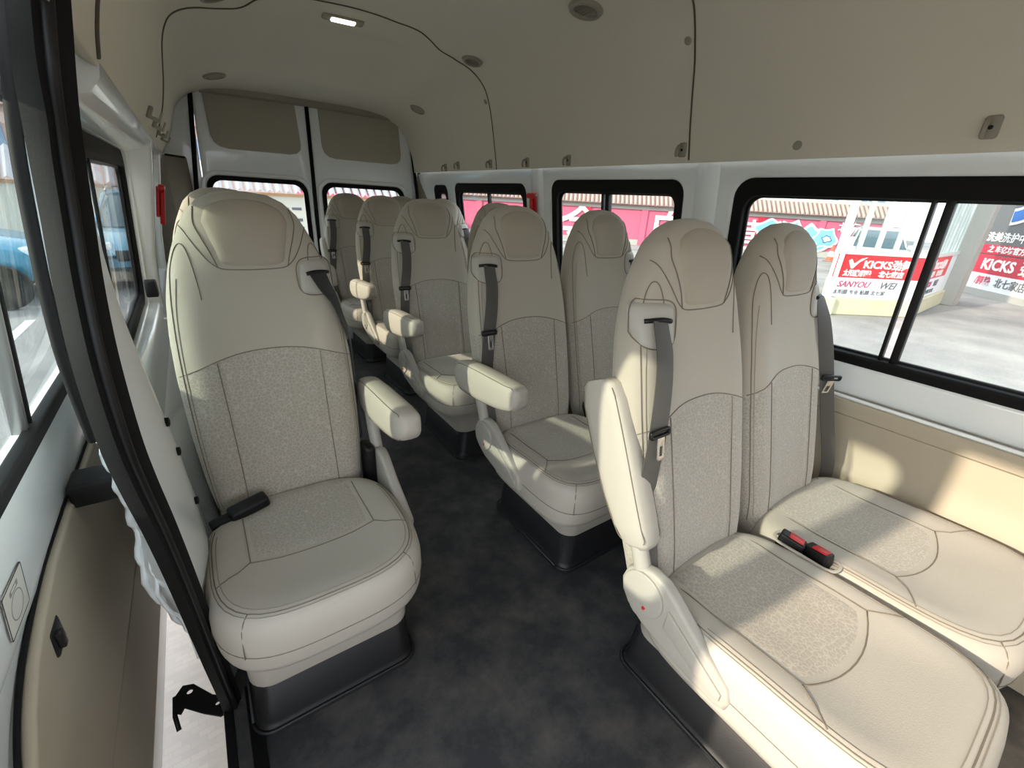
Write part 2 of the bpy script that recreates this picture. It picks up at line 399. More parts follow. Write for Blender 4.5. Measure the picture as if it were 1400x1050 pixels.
# rear body sheet around the door opening (outside the seals) and corner trims
plate('wall_rear', rrect(-.24, -.02, 1.86, 1.97, .02), [[(.06, 0.0), (1.725, 0.0), (1.63, 1.86), (.155, 1.86)]], .04, .006, white, rearM(.012), kind='structure')
def corner(n, pts, z0, z1, m_):
    return loft('trim_%d' % n, [[Vector((x + (z-1.2)*s*.0, y, z)) for (x, y) in pts] for z in (z0, (z0+z1)/2, z1) for s in (1,)], m_, kind='structure')
corner(21, [(1.70, DY-.03), (1.715, DY-.06), (1.74, 3.80), (1.80, 3.78), (1.82, DY)], 0.0, 1.41, beige_d)
corner(22, [(.06, DY-.03), (.045, DY-.06), (-.06, 3.74), (-.17, 3.72), (-.19, DY)], 0.0, 1.385, beige_d)
tube('trim_23', [(1.74, 3.795, 1.412), (1.70, DY-.05, 1.412)], .006, rubber, kind='structure')
tube('trim_24', [(-.05, 3.735, 1.387), (.05, DY-.05, 1.387)], .006, rubber, kind='structure')

# right side windows -----------------------------------------------------------
def side_window(n, y0, y1, z0, z1, r, divs, Mf, S, sgn, ms=.04, mt=.058, fd=.045, dd=.012):
    o0, o1 = S(z0), S(z1)
    f = plate('window_%d' % n, rrect(y0-.004, o0-.004, y1+.004, o1+.004, r), [rrect(y0+ms, o0+.034, y1-ms, o1-mt, r*.8)], fd, min(.008, fd*.3), rubber, Mf(sgn*.02), kind='structure')
    plate('inner_channel', rrect(y0+ms-.01, o0+.024, y1-ms+.01, o1-mt+.013, r*.8), [rrect(y0+ms+.01, o0+.042, y1-ms-.01, o1-mt-.008, r*.7)], .012, .003, blackp, Mf(sgn*.03), f)
    xs = [y0+.03] + [d for d, _ in divs] + [y1-.03]
    for i in range(len(xs)-1):
        if xs[i+1]-xs[i] > .06:
            plate('pane', rrect(xs[i], o0+.03, xs[i+1], o1-.05, .02), [], .004, .0008, glass, Mf(sgn*(.028+.006*(i % 2))), f)
    for d, wd in divs:
        bm = bmesh.new(); add_box(bm, (d-wd/2, o0+.03, -dd), (d+wd/2, o1-.05, dd), min(.003, dd*.5), 2, Mf(sgn*.024)); link('divider', bm_mesh('divider', bm, blackp if wd > .01 else alu), f)
    return f
WD = [[(.395, .022), (.432, .011)], [(1.70, .026), (1.735, .011)], [(2.84, .02)], []]
for i, (a, b, z0, z1, r) in enumerate(RW):
    side_window(i+1, a, b, z0, z1, r, WD[i], right_M, sR, 1)
# pressed pillars between right windows
for i, (a, b) in enumerate(((1.085, 1.195), (2.185, 2.31))):
    c0 = Vector((1.80, 0, .8)); rg = []
    for z in (.70, .80, 1.1, 1.35, 1.43):
        x = 1.80 - .08/.55*(z-.8) - .003; k = .008 if .75 < z < 1.40 else .003
        rg.append([Vector((x+.02, a-.02, z)), Vector((x-k, a+.01, z)), Vector((x-k-.004, (a+b)/2, z)), Vector((x-k, b-.01, z)), Vector((x+.02, b+.02, z))])
    loft('trim_%d' % (30+i), rg, white, kind='structure', ang=80)

# left side -------------------------------------------------------------------
LW = [(1.06, 2.40, .765, 1.335, .07), (2.66, 3.36, .78, 1.32, .06), (3.45, 3.62, .95, 1.31, .04)]
holes = [rrect(a, sL(z0), b, sL(z1), r) for (a, b, z0, z1, r) in LW]
plate('wall_left', [(1.5, sL(0)), (4.0, sL(0)), (4.0, sL(1.42)), (1.0, sL(1.42)), (1.02, sL(.8)), (1.2, sL(.70)), (1.4, sL(.4))], holes, .03, .006, white, left_M(-.01), kind='structure')
LD = [[(1.53, .024), (1.63, .014)], [(3.0, .016)], []]
for i, (a, b, z0, z1, r) in enumerate(LW):
    side_window(i+5, a, b, z0, z1, r, LD[i], left_M, sL, -1, .016, .055, .022, .004)
box('latch', (-.195, 2.27, .80), (-.155, 2.325, .865), blackp, bpy.data.objects['window_5'], .006)
# inner sheet: top beam, pillar box, sill ledge
def ring_y(y, P): return [Vector((x, y, z)) for x, z in P]
beam = [(-.155, 1.335), (-.115, 1.342), (-.085, 1.352), (-.070, 1.372), (-.066, 1.395), (-.062, 1.42), (-.17, 1.42)]
loft('trim_33', [ring_y(y, beam) for y in (.97, 1.3, 1.8, 2.3, 3.0, 3.72)], white, kind='structure', ang=50)
inx = lambda z: -.075 - (1.34-z)*.178 if z > .9 else -.153-(.9-z)*.06
for i, (a, b) in enumerate(((2.43, 2.56), (3.40, 3.46))):
    rg = []
    for z in (.66, .8, .95, 1.1, 1.25, 1.35, 1.38):
        xi = inx(z); fl = .05*max(0, (z-1.22)/.16)**2 + .04*max(0, (.82-z)/.16)**2
        xo = -.21+.06*(z-.8)/.53
        rg.append([Vector((xo, a-.02-fl, z)), Vector((xi-.012, a-fl*.9, z)), Vector((xi, a+.012-fl*.7, z)), Vector((xi, b-.012+fl*.5, z)), Vector((xi-.012, b+fl*.7, z)), Vector((xo, b+.02+fl, z))])
    loft('trim_%d' % (34+i), rg, white, kind='structure', ang=50)
ledge = [(-.215, .76), (-.175, .752), (-.165, .74), (-.162, .70), (-.150, .66), (-.140, .60), (-.125, .30), (-.12, 0), (-.2, 0)]
loft('trim_36', [ring_y(y, ledge) for y in (1.16, 2.0, 3.0, 3.72)], white, kind='structure', ang=50)
loft('trim_37', [ring_y(y, [(-.148, .655), (-.138, .64), (-.125, .5), (-.112, .3), (-.108, 0), (-.14, 0), (-.155, .6)]) for y in (1.3, 2.0, 3.0, 3.72)], white, kind='structure', ang=50)
# C pillar: seal line S, inner edge B, outer jamb edge J, listed from top to bottom
Sp_ = [(-0.068, 0.70, 1.46), (-0.078, 0.68, 1.389), (-0.088, 0.674, 1.329), (-0.1, 0.699, 1.267), (-0.11, 0.710, 1.194), (-0.118, 0.703, 1.114), (-0.122, 0.690, 1.03), (-0.125, 0.698, 0.923), (-0.127, 0.731, 0.834), (-0.128, 0.786, 0.707), (-0.128, 0.836, 0.539), (-0.128, 0.906, 0.254), (-0.128, 0.962, 0.05)]
Bp_ = [(-0.08, 1.10, 1.50), (-0.088, 1.00, 1.44), (-0.095, 0.92, 1.368), (-0.1, 0.846, 1.274), (-0.1, 0.775, 1.191), (-0.1, 0.785, 1.098), (-0.1, 0.85, 0.976), (-0.1, 0.98, 0.774), (-0.1, 1.05, 0.615), (-0.1, 1.10, 0.418), (-0.1, 1.102, 0.277), (-0.1, 1.11, 0.15), (-0.1, 1.11, 0.012)]
Jp_ = [(-0.14, 1.02, 1.50), (-0.148, 0.99, 1.448), (-0.155, 0.946, 1.359), (-0.165, 0.916, 1.271), (-0.175, 0.909, 1.18), (-0.182, 0.894, 1.082), (-0.19, 0.899, 0.969), (-0.2, 0.952, 0.817), (-0.205, 0.993, 0.701), (-0.21, 1.034, 0.558), (-0.21, 0.985, 0.449), (-0.175, 1.06, 0.20), (-0.142, 1.02, 0.09)]
def smooth_path(P, n=5):
    Q = []
    for i in range(len(P)-1):
        p0 = P[max(0, i-1)]; p1 = P[i]; p2 = P[i+1]; p3 = P[min(len(P)-1, i+2)]
        for k in range(n):
            t = k/n; Q.append(0.5*((2*p1)+(p2-p0)*t+(2*p0-5*p1+4*p2-p3)*t*t+(3*p1-p0-3*p2+p3)*t**3))
    Q.append(P[-1]); return Q
def cat(P, n=4): return smooth_path([Vector(p) for p in P], n)

Sc, Bc, Jc = cat(Sp_), cat(Bp_), cat(Jp_)
rg = []
for S_, B_e, J_ in zip(Sc, Bc, Jc):
    V3 = lambda a, b, c: Vector((a, b, c))
    rg.append([S_+V3(-.006, .004, 0), S_+V3(.004, .018, 0), S_.lerp(B_e, .75)+V3(.008, 0, 0), B_e, B_e+V3(-.03, .02, 0), J_+V3(.012, .06, 0), J_, J_+V3(.008, -.012, 0)])
pil = loft('trim_38', rg, white, kind='structure', ang=35)
for (i_, f) in ((27.1, .86), (29.4, .86), (33.0, .9)):
    q = int(i_); P = Sc[q].lerp(Bc[q], f)+Vector((.0075, 0, 0))
    o = link('grommet', lathe_mesh('grommet', [(.0085, -.004), (.0085, .002), (.006, .003)], rubber, 14), None); place_on(o, P, Vector((.99, -.12, 0)), (0, 0, 1)); o.parent = pil
# wavy hem of the jamb flange, below the door window line
hem = [p+Vector((.004+.003*sin(k*1.1), -.008+.006*sin(k*1.9), 0)) for k, p in enumerate(cat(Jp_[7:], 9))]
tube('flange_edge', hem, .007, white, pil, n=8)
tube('flange_edge', [p+Vector((.022, -.05, 0)) for p in hem[:-8]], .004, white, pil, n=6)
# black rubber line on the outer jamb edge
tube('flange_edge', [p+Vector((-.004, .0, 0)) for p in cat(Jp_[:8])], .010, rubber, pil, n=8)
# door seal
sp = cat(Sp_, 5)
sp = [Vector((-.062, .71, 1.52))] + sp + [Vector((-.132, .99, -.10))]
seal = link('door_seal', strap_mesh('door_seal', sp, Vector((.75, -.66, 0)), .0195, .012, rubber), None)
tag(seal, 'thick black rubber door seal running down the open doorway edge', 'door seal')
tube('seal_lip', [p+Vector((.006, -.012, 0)) for p in sp], .006, blackp, seal)
# B pillar / header of the doorway (above and in front of the camera side)
loft('trim_39', [[Vector((x, y, z)) for x, z in ((-.03, 1.42), (-.05, 1.50), (-.01, 1.62), (.05, 1.74), (0.0, 1.80), (-.14, 1.60), (-.14, 1.46))] for y in (-2.5, 0, .72)], white, kind='structure')
box('trim_40', (-.20, -.75, 0), (-.10, -.55, 1.45), white, kind='structure', bev=.02)
box('trim_41', (-.20, -2.5, 0), (-.10, -.75, .80), white, kind='structure', bev=.02)
plate('wall_front', rrect(-.2, 0, 1.86, 1.97, .02), [rrect(-.02, .78, 1.68, 1.45, .12)], .04, .01, beige_d, frame_M((0, -2.5, 0), (1, 0, 0), (0, 0, 1)), kind='structure')

# sliding door, slid back beside the body ---------------------------------------
door = thing('sliding_door', 'white sliding side door standing open outside the doorway, window above beige lining', 'door', (-.32, 1.0, -.3))
def dlink(name, me): 
    o = link(name, me); o.parent = door; o.matrix_parent_inverse = door.matrix_world.inverted() if False else Matrix.Translation((.32, -1.0, .3)); return o
D_up = Vector((.06, 0, .53)).normalized()
DM = lambda off=0: frame_M(Vector((-.312+off, 0, .8)), (0, 1, 0), D_up)
sD = lambda z: (z-.8)/D_up.z
dlink('door_frame', plate_mesh('door_frame', rrect(.36, sD(.59), 2.05, sD(1.50), .03), [rrect(.45, sD(.815), 1.98, sD(1.375), .07)], .03, .008, white, DM(0)))
dlink('window_rubber', plate_mesh('window_rubber', rrect(.44, sD(.80), 1.99, sD(1.385), .08), [rrect(.475, sD(.832), 1.95, sD(1.352), .06)], .02, .005, rubber, DM(.018)))
dlink('pane', plate_mesh('pane', rrect(.46, sD(.82), 1.96, sD(1.365), .06), [], .005, .001, glassb, DM(-.004)))
for (y, wd, m_) in ((1.012, .014, alu), (1.04, .008, blackp)):
    bm = bmesh.new(); add_box(bm, (y-wd/2, sD(.825), -.01), (y+wd/2, sD(1.36), .01), .002, 2, DM(.006)); dlink('window_divider', bm_mesh('window_divider', bm, m_))
# lower shell (bulging) and lining boards
dp = [(-.325, .60), (-.340, .45), (-.350, .2), (-.356, -.1), (-.352, -.36), (-.375, -.36), (-.385, 0), (-.375, .4), (-.352, .62)]
dlink('door_shell', loft('door_shell', [[Vector((x, y, z)) for x, z in dp] for y in (.36, 1.0, 1.6, 2.05)], white, ret_mesh=True, ang=50))
def bent_panel(name, y0, y1, z0, z1, off, material, rr, outer=None):
    outer = outer or rrect(y0, z0, y1, z1, rr)
    me = plate_mesh(name, outer, [], .018, .006, material)
    bm = bmesh.new(); bm.from_mesh(me)
    bmesh.ops.bisect_plane(bm, geom=bm.verts[:]+bm.edges[:]+bm.faces[:], plane_co=(0, (z0+z1)/2, 0), plane_no=(0, 1, 0))
    for v in bm.verts:
        y, z, t_ = v.co.x, v.co.y, v.co.z
        xb = -.325 - .03*min(1, max(0, (.60-z)/.6))
        v.co = Vector((xb+off+t_, y, z))
    bm.to_mesh(me); bm.free(); return me
dlink('lining_panel', bent_panel('lining_panel', .60, 2.0, .125, .605, .012, beige, None, [(.60, .125), (2.0, .125), (2.0, .606), (1.08, .606), (.937, .598), (.829, .577), (.759, .555), (.70, .52), (.65, .47), (.615, .40), (.60, .30)]))
dlink('lining_panel', bent_panel('lining_panel', .62, 2.0, -.205, .118, .010, beige, [.03, .02, .01, .03]))
tube_l = [(-.318, 2.0, .612), (-.318, 1.2, .612), (-.318, 1.08, .610), (-.320, .937, .602), (-.322, .829, .581), (-.324, .756, .558), (-.326, .695, .523), (-.328, .645, .472), (-.330, .607, .40), (-.338, .594, .30), (-.342, .594, .12)]
V, F = tube_geo(smooth_path([Vector(p) for p in tube_l], 4), .004, 6); dlink('lining_edge', mesh('lining_edge', V, F, rubber))
V, F = tube_geo([(-.352, .62, -.215), (-.352, 2.0, -.215)], .006, 6); dlink('bottom_strip', mesh('bottom_strip', V, F, rubber))
for yy, zz in ((.95, .36),):
    V, F = tube_geo([(-.325, 2.0, .50), (-.325, 1.1, .47), (-.330, .82, .40), (-.334, .74, .2)], .003, 6); dlink('lining_crease', mesh('lining_crease', V, F, beige_d))
bm = bmesh.new(); add_box(bm, (-.335, .815, .495), (-.304, .868, .548), .006, 2); add_box(bm, (-.31, .825, .505), (-.296, .84, .538), .003, 2); dlink('pull_handle', bm_mesh('pull_handle', bm, blackp))
bm = bmesh.new(); add_box(bm, (-.31, 1.12, .590), (-.215, 1.20, .645), .008, 3); dlink('guide_block', bm_mesh('guide_block', bm, blackp))
bm = bmesh.new(); add_box(bm, (-.28, 1.06, 1.385), (-.235, 1.20, 1.44), .015, 3); dlink('top_roller_cover', bm_mesh('top_roller_cover', bm, blackp))
# sticker on the door: white rhombus with thin dark outline and outlined drum shape
DS = frame_M(Vector((-.2985, .775, .655)), (0, .95, .10), (-.02, -.05, 1))
SM = frame_M(Vector((-.3105, .790, .655)), (0, 1, -.02), (.11, .0, 1))
dlink('sticker', plate_mesh('sticker', rrect(-.045, -.038, .045, .038, .004), [], .0015, .0002, mat('sticker_paper', srgb(225, 222, 215), .5), SM))
dlink('sticker_outline', plate_mesh('sticker_outline', rrect(-.045, -.038, .045, .038, .004), [rrect(-.043, -.036, .043, .036, .003)], .002, .0003, blackp, SM))
ell = [(.0+.026*cos(a), -.006+.022*sin(a)) for a in [2*pi*k/24 for k in range(24)]]; ell2 = [(x*.93, (y+.006)*.92-.006) for x, y in ell]
dlink('sticker_print', plate_mesh('sticker_print', ell, [ell2], .0022, .0002, mat('sticker_ink', srgb(150, 145, 140), .6), SM))
dlink('sticker_print', plate_mesh('sticker_print', rrect(-.018, .018, .018, .027, .002), [rrect(-.011, .020, .011, .025, .001)], .0022, .0002, MATS['sticker_ink'], SM))

# step bracket (roller arm) between sill and door
arm = plate('roller_bracket', [(-.145, 1.075), (-.15, 1.12), (-.19, 1.15), (-.235, 1.215), (-.262, 1.225), (-.280, 1.20), (-.278, 1.145), (-.266, 1.135), (-.258, 1.150), (-.215, 1.105), (-.175, 1.07)][::-1],
            [[(-.245+.008*cos(a), 1.195+.008*sin(a)) for a in [2*pi*k/12 for k in range(12)]], [(-.18+.006*cos(a), 1.115+.006*sin(a)) for a in [2*pi*k/12 for k in range(12)]]], .008, .002, blackp, Matrix.Translation((0, 0, -.15)))
tag(arm, 'black steel roller bracket reaching from the sill over the bright ground', 'bracket')
tube('bracket_lip', [(-.281, 1.20, -.15), (-.283, 1.15, -.165), (-.278, 1.12, -.19)], .006, blackp, arm)

# hooks --------------------------------------------------------------------------
def hook_mesh_right():
    return plate_mesh('hook_base', rrect(-.017, -.026, .017, .026, .008), [], .014, .004, ventm)
hb = hook_mesh_right()
hp = [Vector((-.006, .010, .008)), Vector((-.006, .014, .020)), Vector((-.006, .004, .030)), Vector((-.006, -.014, .032)), Vector((-.006, -.02, .026))]
V, F = tube_geo(smooth_path(hp, 4), .0055, 8); hh = mesh('hook_arm', V, F, ventm)
hs = lathe_mesh('screw', [(.005, .004), (.005, .0085), (.003, .009)], blackp, 12)
HL = ['large beige coat hook high on the wall above the front right window', 'beige coat hook right beside the straight headliner joint', 'beige coat hook above the second right window, towards its rear end', 'beige coat hook above the red hammer on the right wall',
      'beige coat hook just behind the wavy joint above the rear right window', 'small beige coat hook above the rear end of the third right window', 'rearmost small beige coat hook above the small corner window']
for i, (y, z) in enumerate(((.36, 1.47), (1.245, 1.462), (1.93, 1.447), (2.29, 1.447), (2.69, 1.45), (3.13, 1.452), (3.33, 1.442))):
    p, n = side_at(z, y, 1)
    t = thing('coat_hook', HL[i], 'hook', p, 'coat hooks along the right wall'); place_on(t, p, n, (0, 0, 1))
    for nm, me in (('hook_base', hb), ('hook_arm', hh), ('screw', hs)):
        o = link(nm, me, t)
LL = ['front and largest of the four beige hooks on the left wall', 'second of the four beige hooks on the left wall, ahead of the joint', 'third of the four beige hooks on the left wall, behind the joint', 'rearmost and smallest of the four beige hooks on the left wall']
for i, (y, z) in enumerate(((1.95, 1.435), (2.30, 1.437), (2.69, 1.44), (3.13, 1.445))):
    p, n = side_at(z, y, -1)
    t = thing('coat_hook', LL[i], 'hook', p, 'coat hooks along the left wall'); place_on(t, p, n, (0, 0, 1))
    bm = bmesh.new(); add_box(bm, (-.013, -.018, 0), (.013, .018, .012), .003, 2); link('hook_base', bm_mesh('hook_base', bm, ventm), t)
    bm = bmesh.new(); add_box(bm, (-.010, -.018, .010), (.010, -.008, .036), .003, 2); add_box(bm, (-.010, -.018, .030), (.010, .016, .036), .002, 2); link('hook_arm', bm_mesh('hook_arm', bm, ventm), t)

# emergency hammers
def hammer(lab, x, y, z, up, s):
    t = thing('safety_hammer', lab, 'hammer', (x, y, z))
    M = frame_M((0, 0, 0), (0, s, 0), up)
    link('holder', plate_mesh('holder', rrect(-.022, -.065, .022, .065, .012), [], .012, .003, redp, M), t)
    link('hammer_head', plate_mesh('hammer_head', rrect(-.038, .045, .038, .075, .012), [], .024, .006, redp, M @ Matrix.Translation((0, 0, .014))), t)
    bm = bmesh.new(); add_box(bm, (-.011, -.095, .006), (.011, .05, .026), .006, 2, M); link('handle', bm_mesh('handle', bm, redp), t)
    link('striking_tip', lathe_mesh('striking_tip', [(.006, .0), (.006, .02), (.001, .03)], chrome, 10), t).matrix_basis = M @ Matrix.Translation((.036, .06, .014)) @ Matrix.Rotation(pi/2, 4, 'Y')
    return t
hammer('red safety hammer on the white pillar between right windows', 1.708, 2.255, 1.215, (-.08, 0, .55), -1)
hammer('red safety hammer hanging by the left rear side window', -.10, 2.64, 1.15, (.10, 0, .55), 1)

# =================================================================== SEATS
# local frame of one seat: x across, y to the rear with 0 at the cushion/backrest junction, z up from the floor
WT = [(.36, .175), (.40, .188), (.50, .203), (.62, .212), (.78, .216), (.88, .212), (.97, .201), (1.04, .184), (1.09, .167), (1.135, .146), (1.17, .127), (1.20, .098), (1.218, .063), (1.226, .0)]
def tab(T, z):
    if z <= T[0][0]: return T[0][1]
    for (a, b), (c, d) in zip(T[:-1], T[1:]):
        if a <= z <= c: f = (z-a)/(c-a); return b+(d-b)*f
    return T[-1][1]
DT = [(.36, .060), (.5, .068), (.8, .068), (1.0, .064), (1.1, .060), (1.17, .050), (1.205, .033), (1.22, .018), (1.226, 0.0)]
YC = [(.36, .052), (.45, .072), (.60, .110), (.80, .162), (1.0, .212), (1.1, .230), (1.226, .240)]
def smoothtab(T, z, e=.02): return (tab(T, z-e)+tab(T, z)*2+tab(T, z+e))/4 if z < 1.15 else tab(T, z)
ARCH = lambda x: .835 - .045*(abs(x)/.2)**2.2 - (.0)
def back_front(x, z):
    w = max(1e-4, smoothtab(WT, z)); d = smoothtab(DT, z); q = min(.999, abs(x)/w)
    y = smoothtab(YC, z) - d*(1-q**3.2)**(1/3.2)
    if z < 1.12:
        lo = min(1, max(0, (1.12-z)/.25))
        y += .016*lo*math.exp(-(x/.11)**4) - .006*lo*math.exp(-((abs(x)-.165)/.03)**2)
    if z > .98: y -= .010*math.exp(-((z-1.12)/.07)**2)*max(0, 1-(abs(x)/.13)**4)
    return y
def back_mesh():
    zs = [.36+.02*i for i in range(38)] + [1.12+.01*i for i in range(1, 9)] + [1.207, 1.213, 1.218, 1.222, 1.2245]
    n = 56; V = []; F = []
    for z in zs:
        w = max(.002, smoothtab(WT, z)); d = smoothtab(DT, z); yc = smoothtab(YC, z)
        for k in range(n):
            a = 2*pi*k/n; c, s_ = cos(a), sin(a)
            x = w*math.copysign(abs(c)**(2/3.2), c); yy = d*math.copysign(abs(s_)**(2/3.2), s_)
            if s_ < 0: V.append((x, back_front(x, z), z))
            else: V.append((x, yc+yy, z))
    for i in range(len(zs)-1):
        for k in range(n): F.append((i*n+k, i*n+(k+1) % n, (i+1)*n+(k+1) % n, (i+1)*n+k))
    F.append(tuple(range(n))[::-1]); F.append(tuple((len(zs)-1)*n+k for k in range(n)))
    return mesh('backrest', V, F, clothback)
# backrest cloth: plain above the arched seam, patterned below it (two fabrics sewn together)
def two_cloth():
    M = pattern.copy(); M.name = 'backrest_cloth'; n = M.node_tree.nodes; l = M.node_tree.links
    p = n['Principled BSDF']; src = p.inputs['Base Color'].links[0].from_socket
    at = n.new('ShaderNodeAttribute'); at.attribute_name = 'above_arch'
    gt = n.new('ShaderNodeMath'); gt.operation = 'GREATER_THAN'; gt.inputs[1].default_value = 0.0; l.new(at.outputs['Fac'], gt.inputs[0])
    mx = n.new('ShaderNodeMix'); mx.data_type = 'RGBA'; mx.inputs[7].default_value = srgb(174, 166, 152)
    l.new(gt.outputs[0], mx.inputs[0]); l.new(src, mx.inputs[6]); l.new(mx.outputs[2], p.inputs['Base Color'])
    b = [x for x in n if x.type == 'BUMP'][0]; mul = n.new('ShaderNodeMath'); mul.operation = 'MULTIPLY_ADD'; mul.inputs[1].default_value = -.3; mul.inputs[2].default_value = .35
    l.new(gt.outputs[0], mul.inputs[0]); l.new(mul.outputs[0], b.inputs['Strength'])
    return M
clothback = two_cloth()
def patch(name, lf, rt, za, zb, h, material, fn, nu=18, nv=18, off=.0035, th=.0):
    """raised upholstered panel: lf(t), rt(t) x-limits, za(s) bottom, zb(s) top"""
    V = []; F = []
    for j in range(nv+1):
        b = j/nv
        for i in range(nu+1):
            a = i/nu
            x0, x1 = lf(b), rt(b); x = x0+(x1-x0)*a
            z = za(a)+(zb(a)-za(a))*b
            pf = (1-abs(2*a-1)**10)*(1-abs(2*b-1)**10)
            q = fn(x, z); V.append(q(h*pf-off*(1-pf)))
    for j in range(nv):
        for i in range(nu): F.append((j*(nu+1)+i, j*(nu+1)+i+1, (j+1)*(nu+1)+i+1, (j+1)*(nu+1)+i))
    return mesh(name, V, F, material)
def bfn(x, z):
    y = back_front(x, z)
    e = .004; nx = (back_front(x+e, z)-back_front(x-e, z))/(2*e); nz = (back_front(x, z+e)-back_front(x, z-e))/(2*e)
    n = Vector((nx, -1, nz)).normalized()
    return lambda h: Vector((x, y, z)) + n*h
B_back = back_mesh()
at = B_back.attributes.new('above_arch', 'FLOAT', 'POINT')
at.data.foreach_set('value', [v.co.z-ARCH(v.co.x) for v in B_back.vertices])
headcloth = mat('head_pad_cloth', srgb(166, 156, 140), 0.7, bump=(900, .2), var=.04, sheen=.2)
def pw(a, p=8): return abs(a)**p
B_head = patch('head_pad', lambda t: -(.078+.034*t**1.3-.022*max(0, t-.75)/.25), lambda t: (.078+.034*t**1.3-.022*max(0, t-.75)/.25),
               lambda s: 1.043+.012*pw(2*s-1, 4), lambda s: 1.212-.030*pw(2*s-1, 2.4), .006, headcloth, bfn, 20, 20)
B_ins = patch('back_insert', lambda t: -.112-.010*t, lambda t: .112+.010*t, lambda s: .405, lambda s: ARCH((s-.5)*.23)-.004, .0035, pattern, bfn, 16, 24, .003)
def on_back(P, h=.0012, dens=4):
    Q = smooth_path([Vector((a, b, 0)) for a, b in P], dens) if dens > 1 else [Vector((a, b, 0)) for a, b in P]
    return [bfn(q.x, q.y)(h*.7) for q in Q]
def arch_line(): return [(-.207+.0207*i, ARCH(-.207+.0207*i)) for i in range(21)]
seams = [on_back(arch_line(), .0012, 1)]
for s_ in (-1, 1):
    seams.append(on_back([(s_*.118, .405), (s_*.119, .6), (s_*.124, .815)], .0012, 8))            # insert sides
    seams.append(on_back([(s_*.080, 1.045), (s_*.090, 1.08), (s_*.104, 1.12), (s_*.112, 1.15), (s_*.106, 1.185)], .0015, 4))
    seams.append(on_back([(s_*.080, 1.045), (s_*.098, 1.062), (s_*.118, 1.095), (s_*.134, 1.128), (s_*.142, 1.14)], .0012, 4))   # wing seam
    seams.append(on_back([(s_*.187, .42), (s_*.197, .60), (s_*.199, .80), (s_*.193, .93), (s_*.182, 1.02), (s_*.168, 1.07), (s_*.153, 1.098), (s_*.141, 1.094), (s_*.134, 1.06), (s_*.130, 1.01), (s_*.128, .97)], .0012, 5))  # bolster seam
seams.append(on_back([(-.08, 1.045), (-.06, 1.040), (0, 1.038), (.06, 1.040), (.08, 1.045)], .0012, 5))
B_seam = tubes_mesh('seam', seams, .0013, seamm)
stl = []
for s_ in (-1, 1):
    stl.append(on_back([(s_*.180, .44), (s_*.190, .60), (s_*.192, .80), (s_*.185, .93), (s_*.170, 1.02)], .0012, 5))
B_stitch = tubes_mesh('stitching', stl, .0009, stitch)

# ---- cushion
CHW, CHD, CYC = .226, .245, -.205
EX = [3.2]
def cush_s(x, y): return (abs(x/CHW)**3.4 + abs((y-CYC)/CHD)**3.0)**(1/3.2) if (x or y-CYC) else 0
TZ = [(0, .438), (.35, .440), (.60, .447), (.78, .454), (.88, .453), (.94, .445), (.98, .430), (1.0, .405)]
def top_z(x, y):
    s_ = (abs(x/CHW)**EX[0] + abs((y-CYC)/CHD)**EX[0])**(1/EX[0])
    fr = max(0, -(y-CYC)/CHD)
    return tab(TZ, min(1, s_)) + .010*fr*fr - .012*max(0, (y-CYC)/CHD)
def cush_mesh(hw, name='cushion'):
    n = 96; V = []; F = []; k_ = hw/CHW
    lay = [(.93, .300), (.985, .306), (1.0, .322), (1.008, .36), (1.003, .39)]
    rgs = [(s_, None, z) for s_, z in lay] + [(s_, 1, 0) for s_ in (1.0, .98, .96, .94, .91, .88, .84, .78, .70, .60, .48, .35, .2, .08)]
    for s_, f_, z in rgs:
        for k in range(n):
            a = 2*pi*k/n; c, q = cos(a), sin(a); r = (abs(c)**EX[0]+abs(q)**EX[0])**(-1/EX[0])
            x = s_*r*c*CHW; y = CYC + s_*r*q*CHD
            zz = z if f_ is None else top_z(x*.9999, CYC+(y-CYC)*.9999)
            if f_ is None and q < 0: y += .018*((.40-z)/.1)*(-q)    # nose tucks back underneath
            V.append((x*k_, y, zz))
    for i in range(len(rgs)-1):
        for k in range(n): F.append((i*n+k, i*n+(k+1) % n, (i+1)*n+(k+1) % n, (i+1)*n+k))
    F.append(tuple(range(n))[::-1]); F.append(tuple((len(rgs)-1)*n+k for k in range(n)))
    return mesh(name, V, F, vinyl)
def cfn(hwk):
    def g(x, y):
        z = top_z(x/hwk, y); return lambda h: Vector((x, y, z+h))
    return g
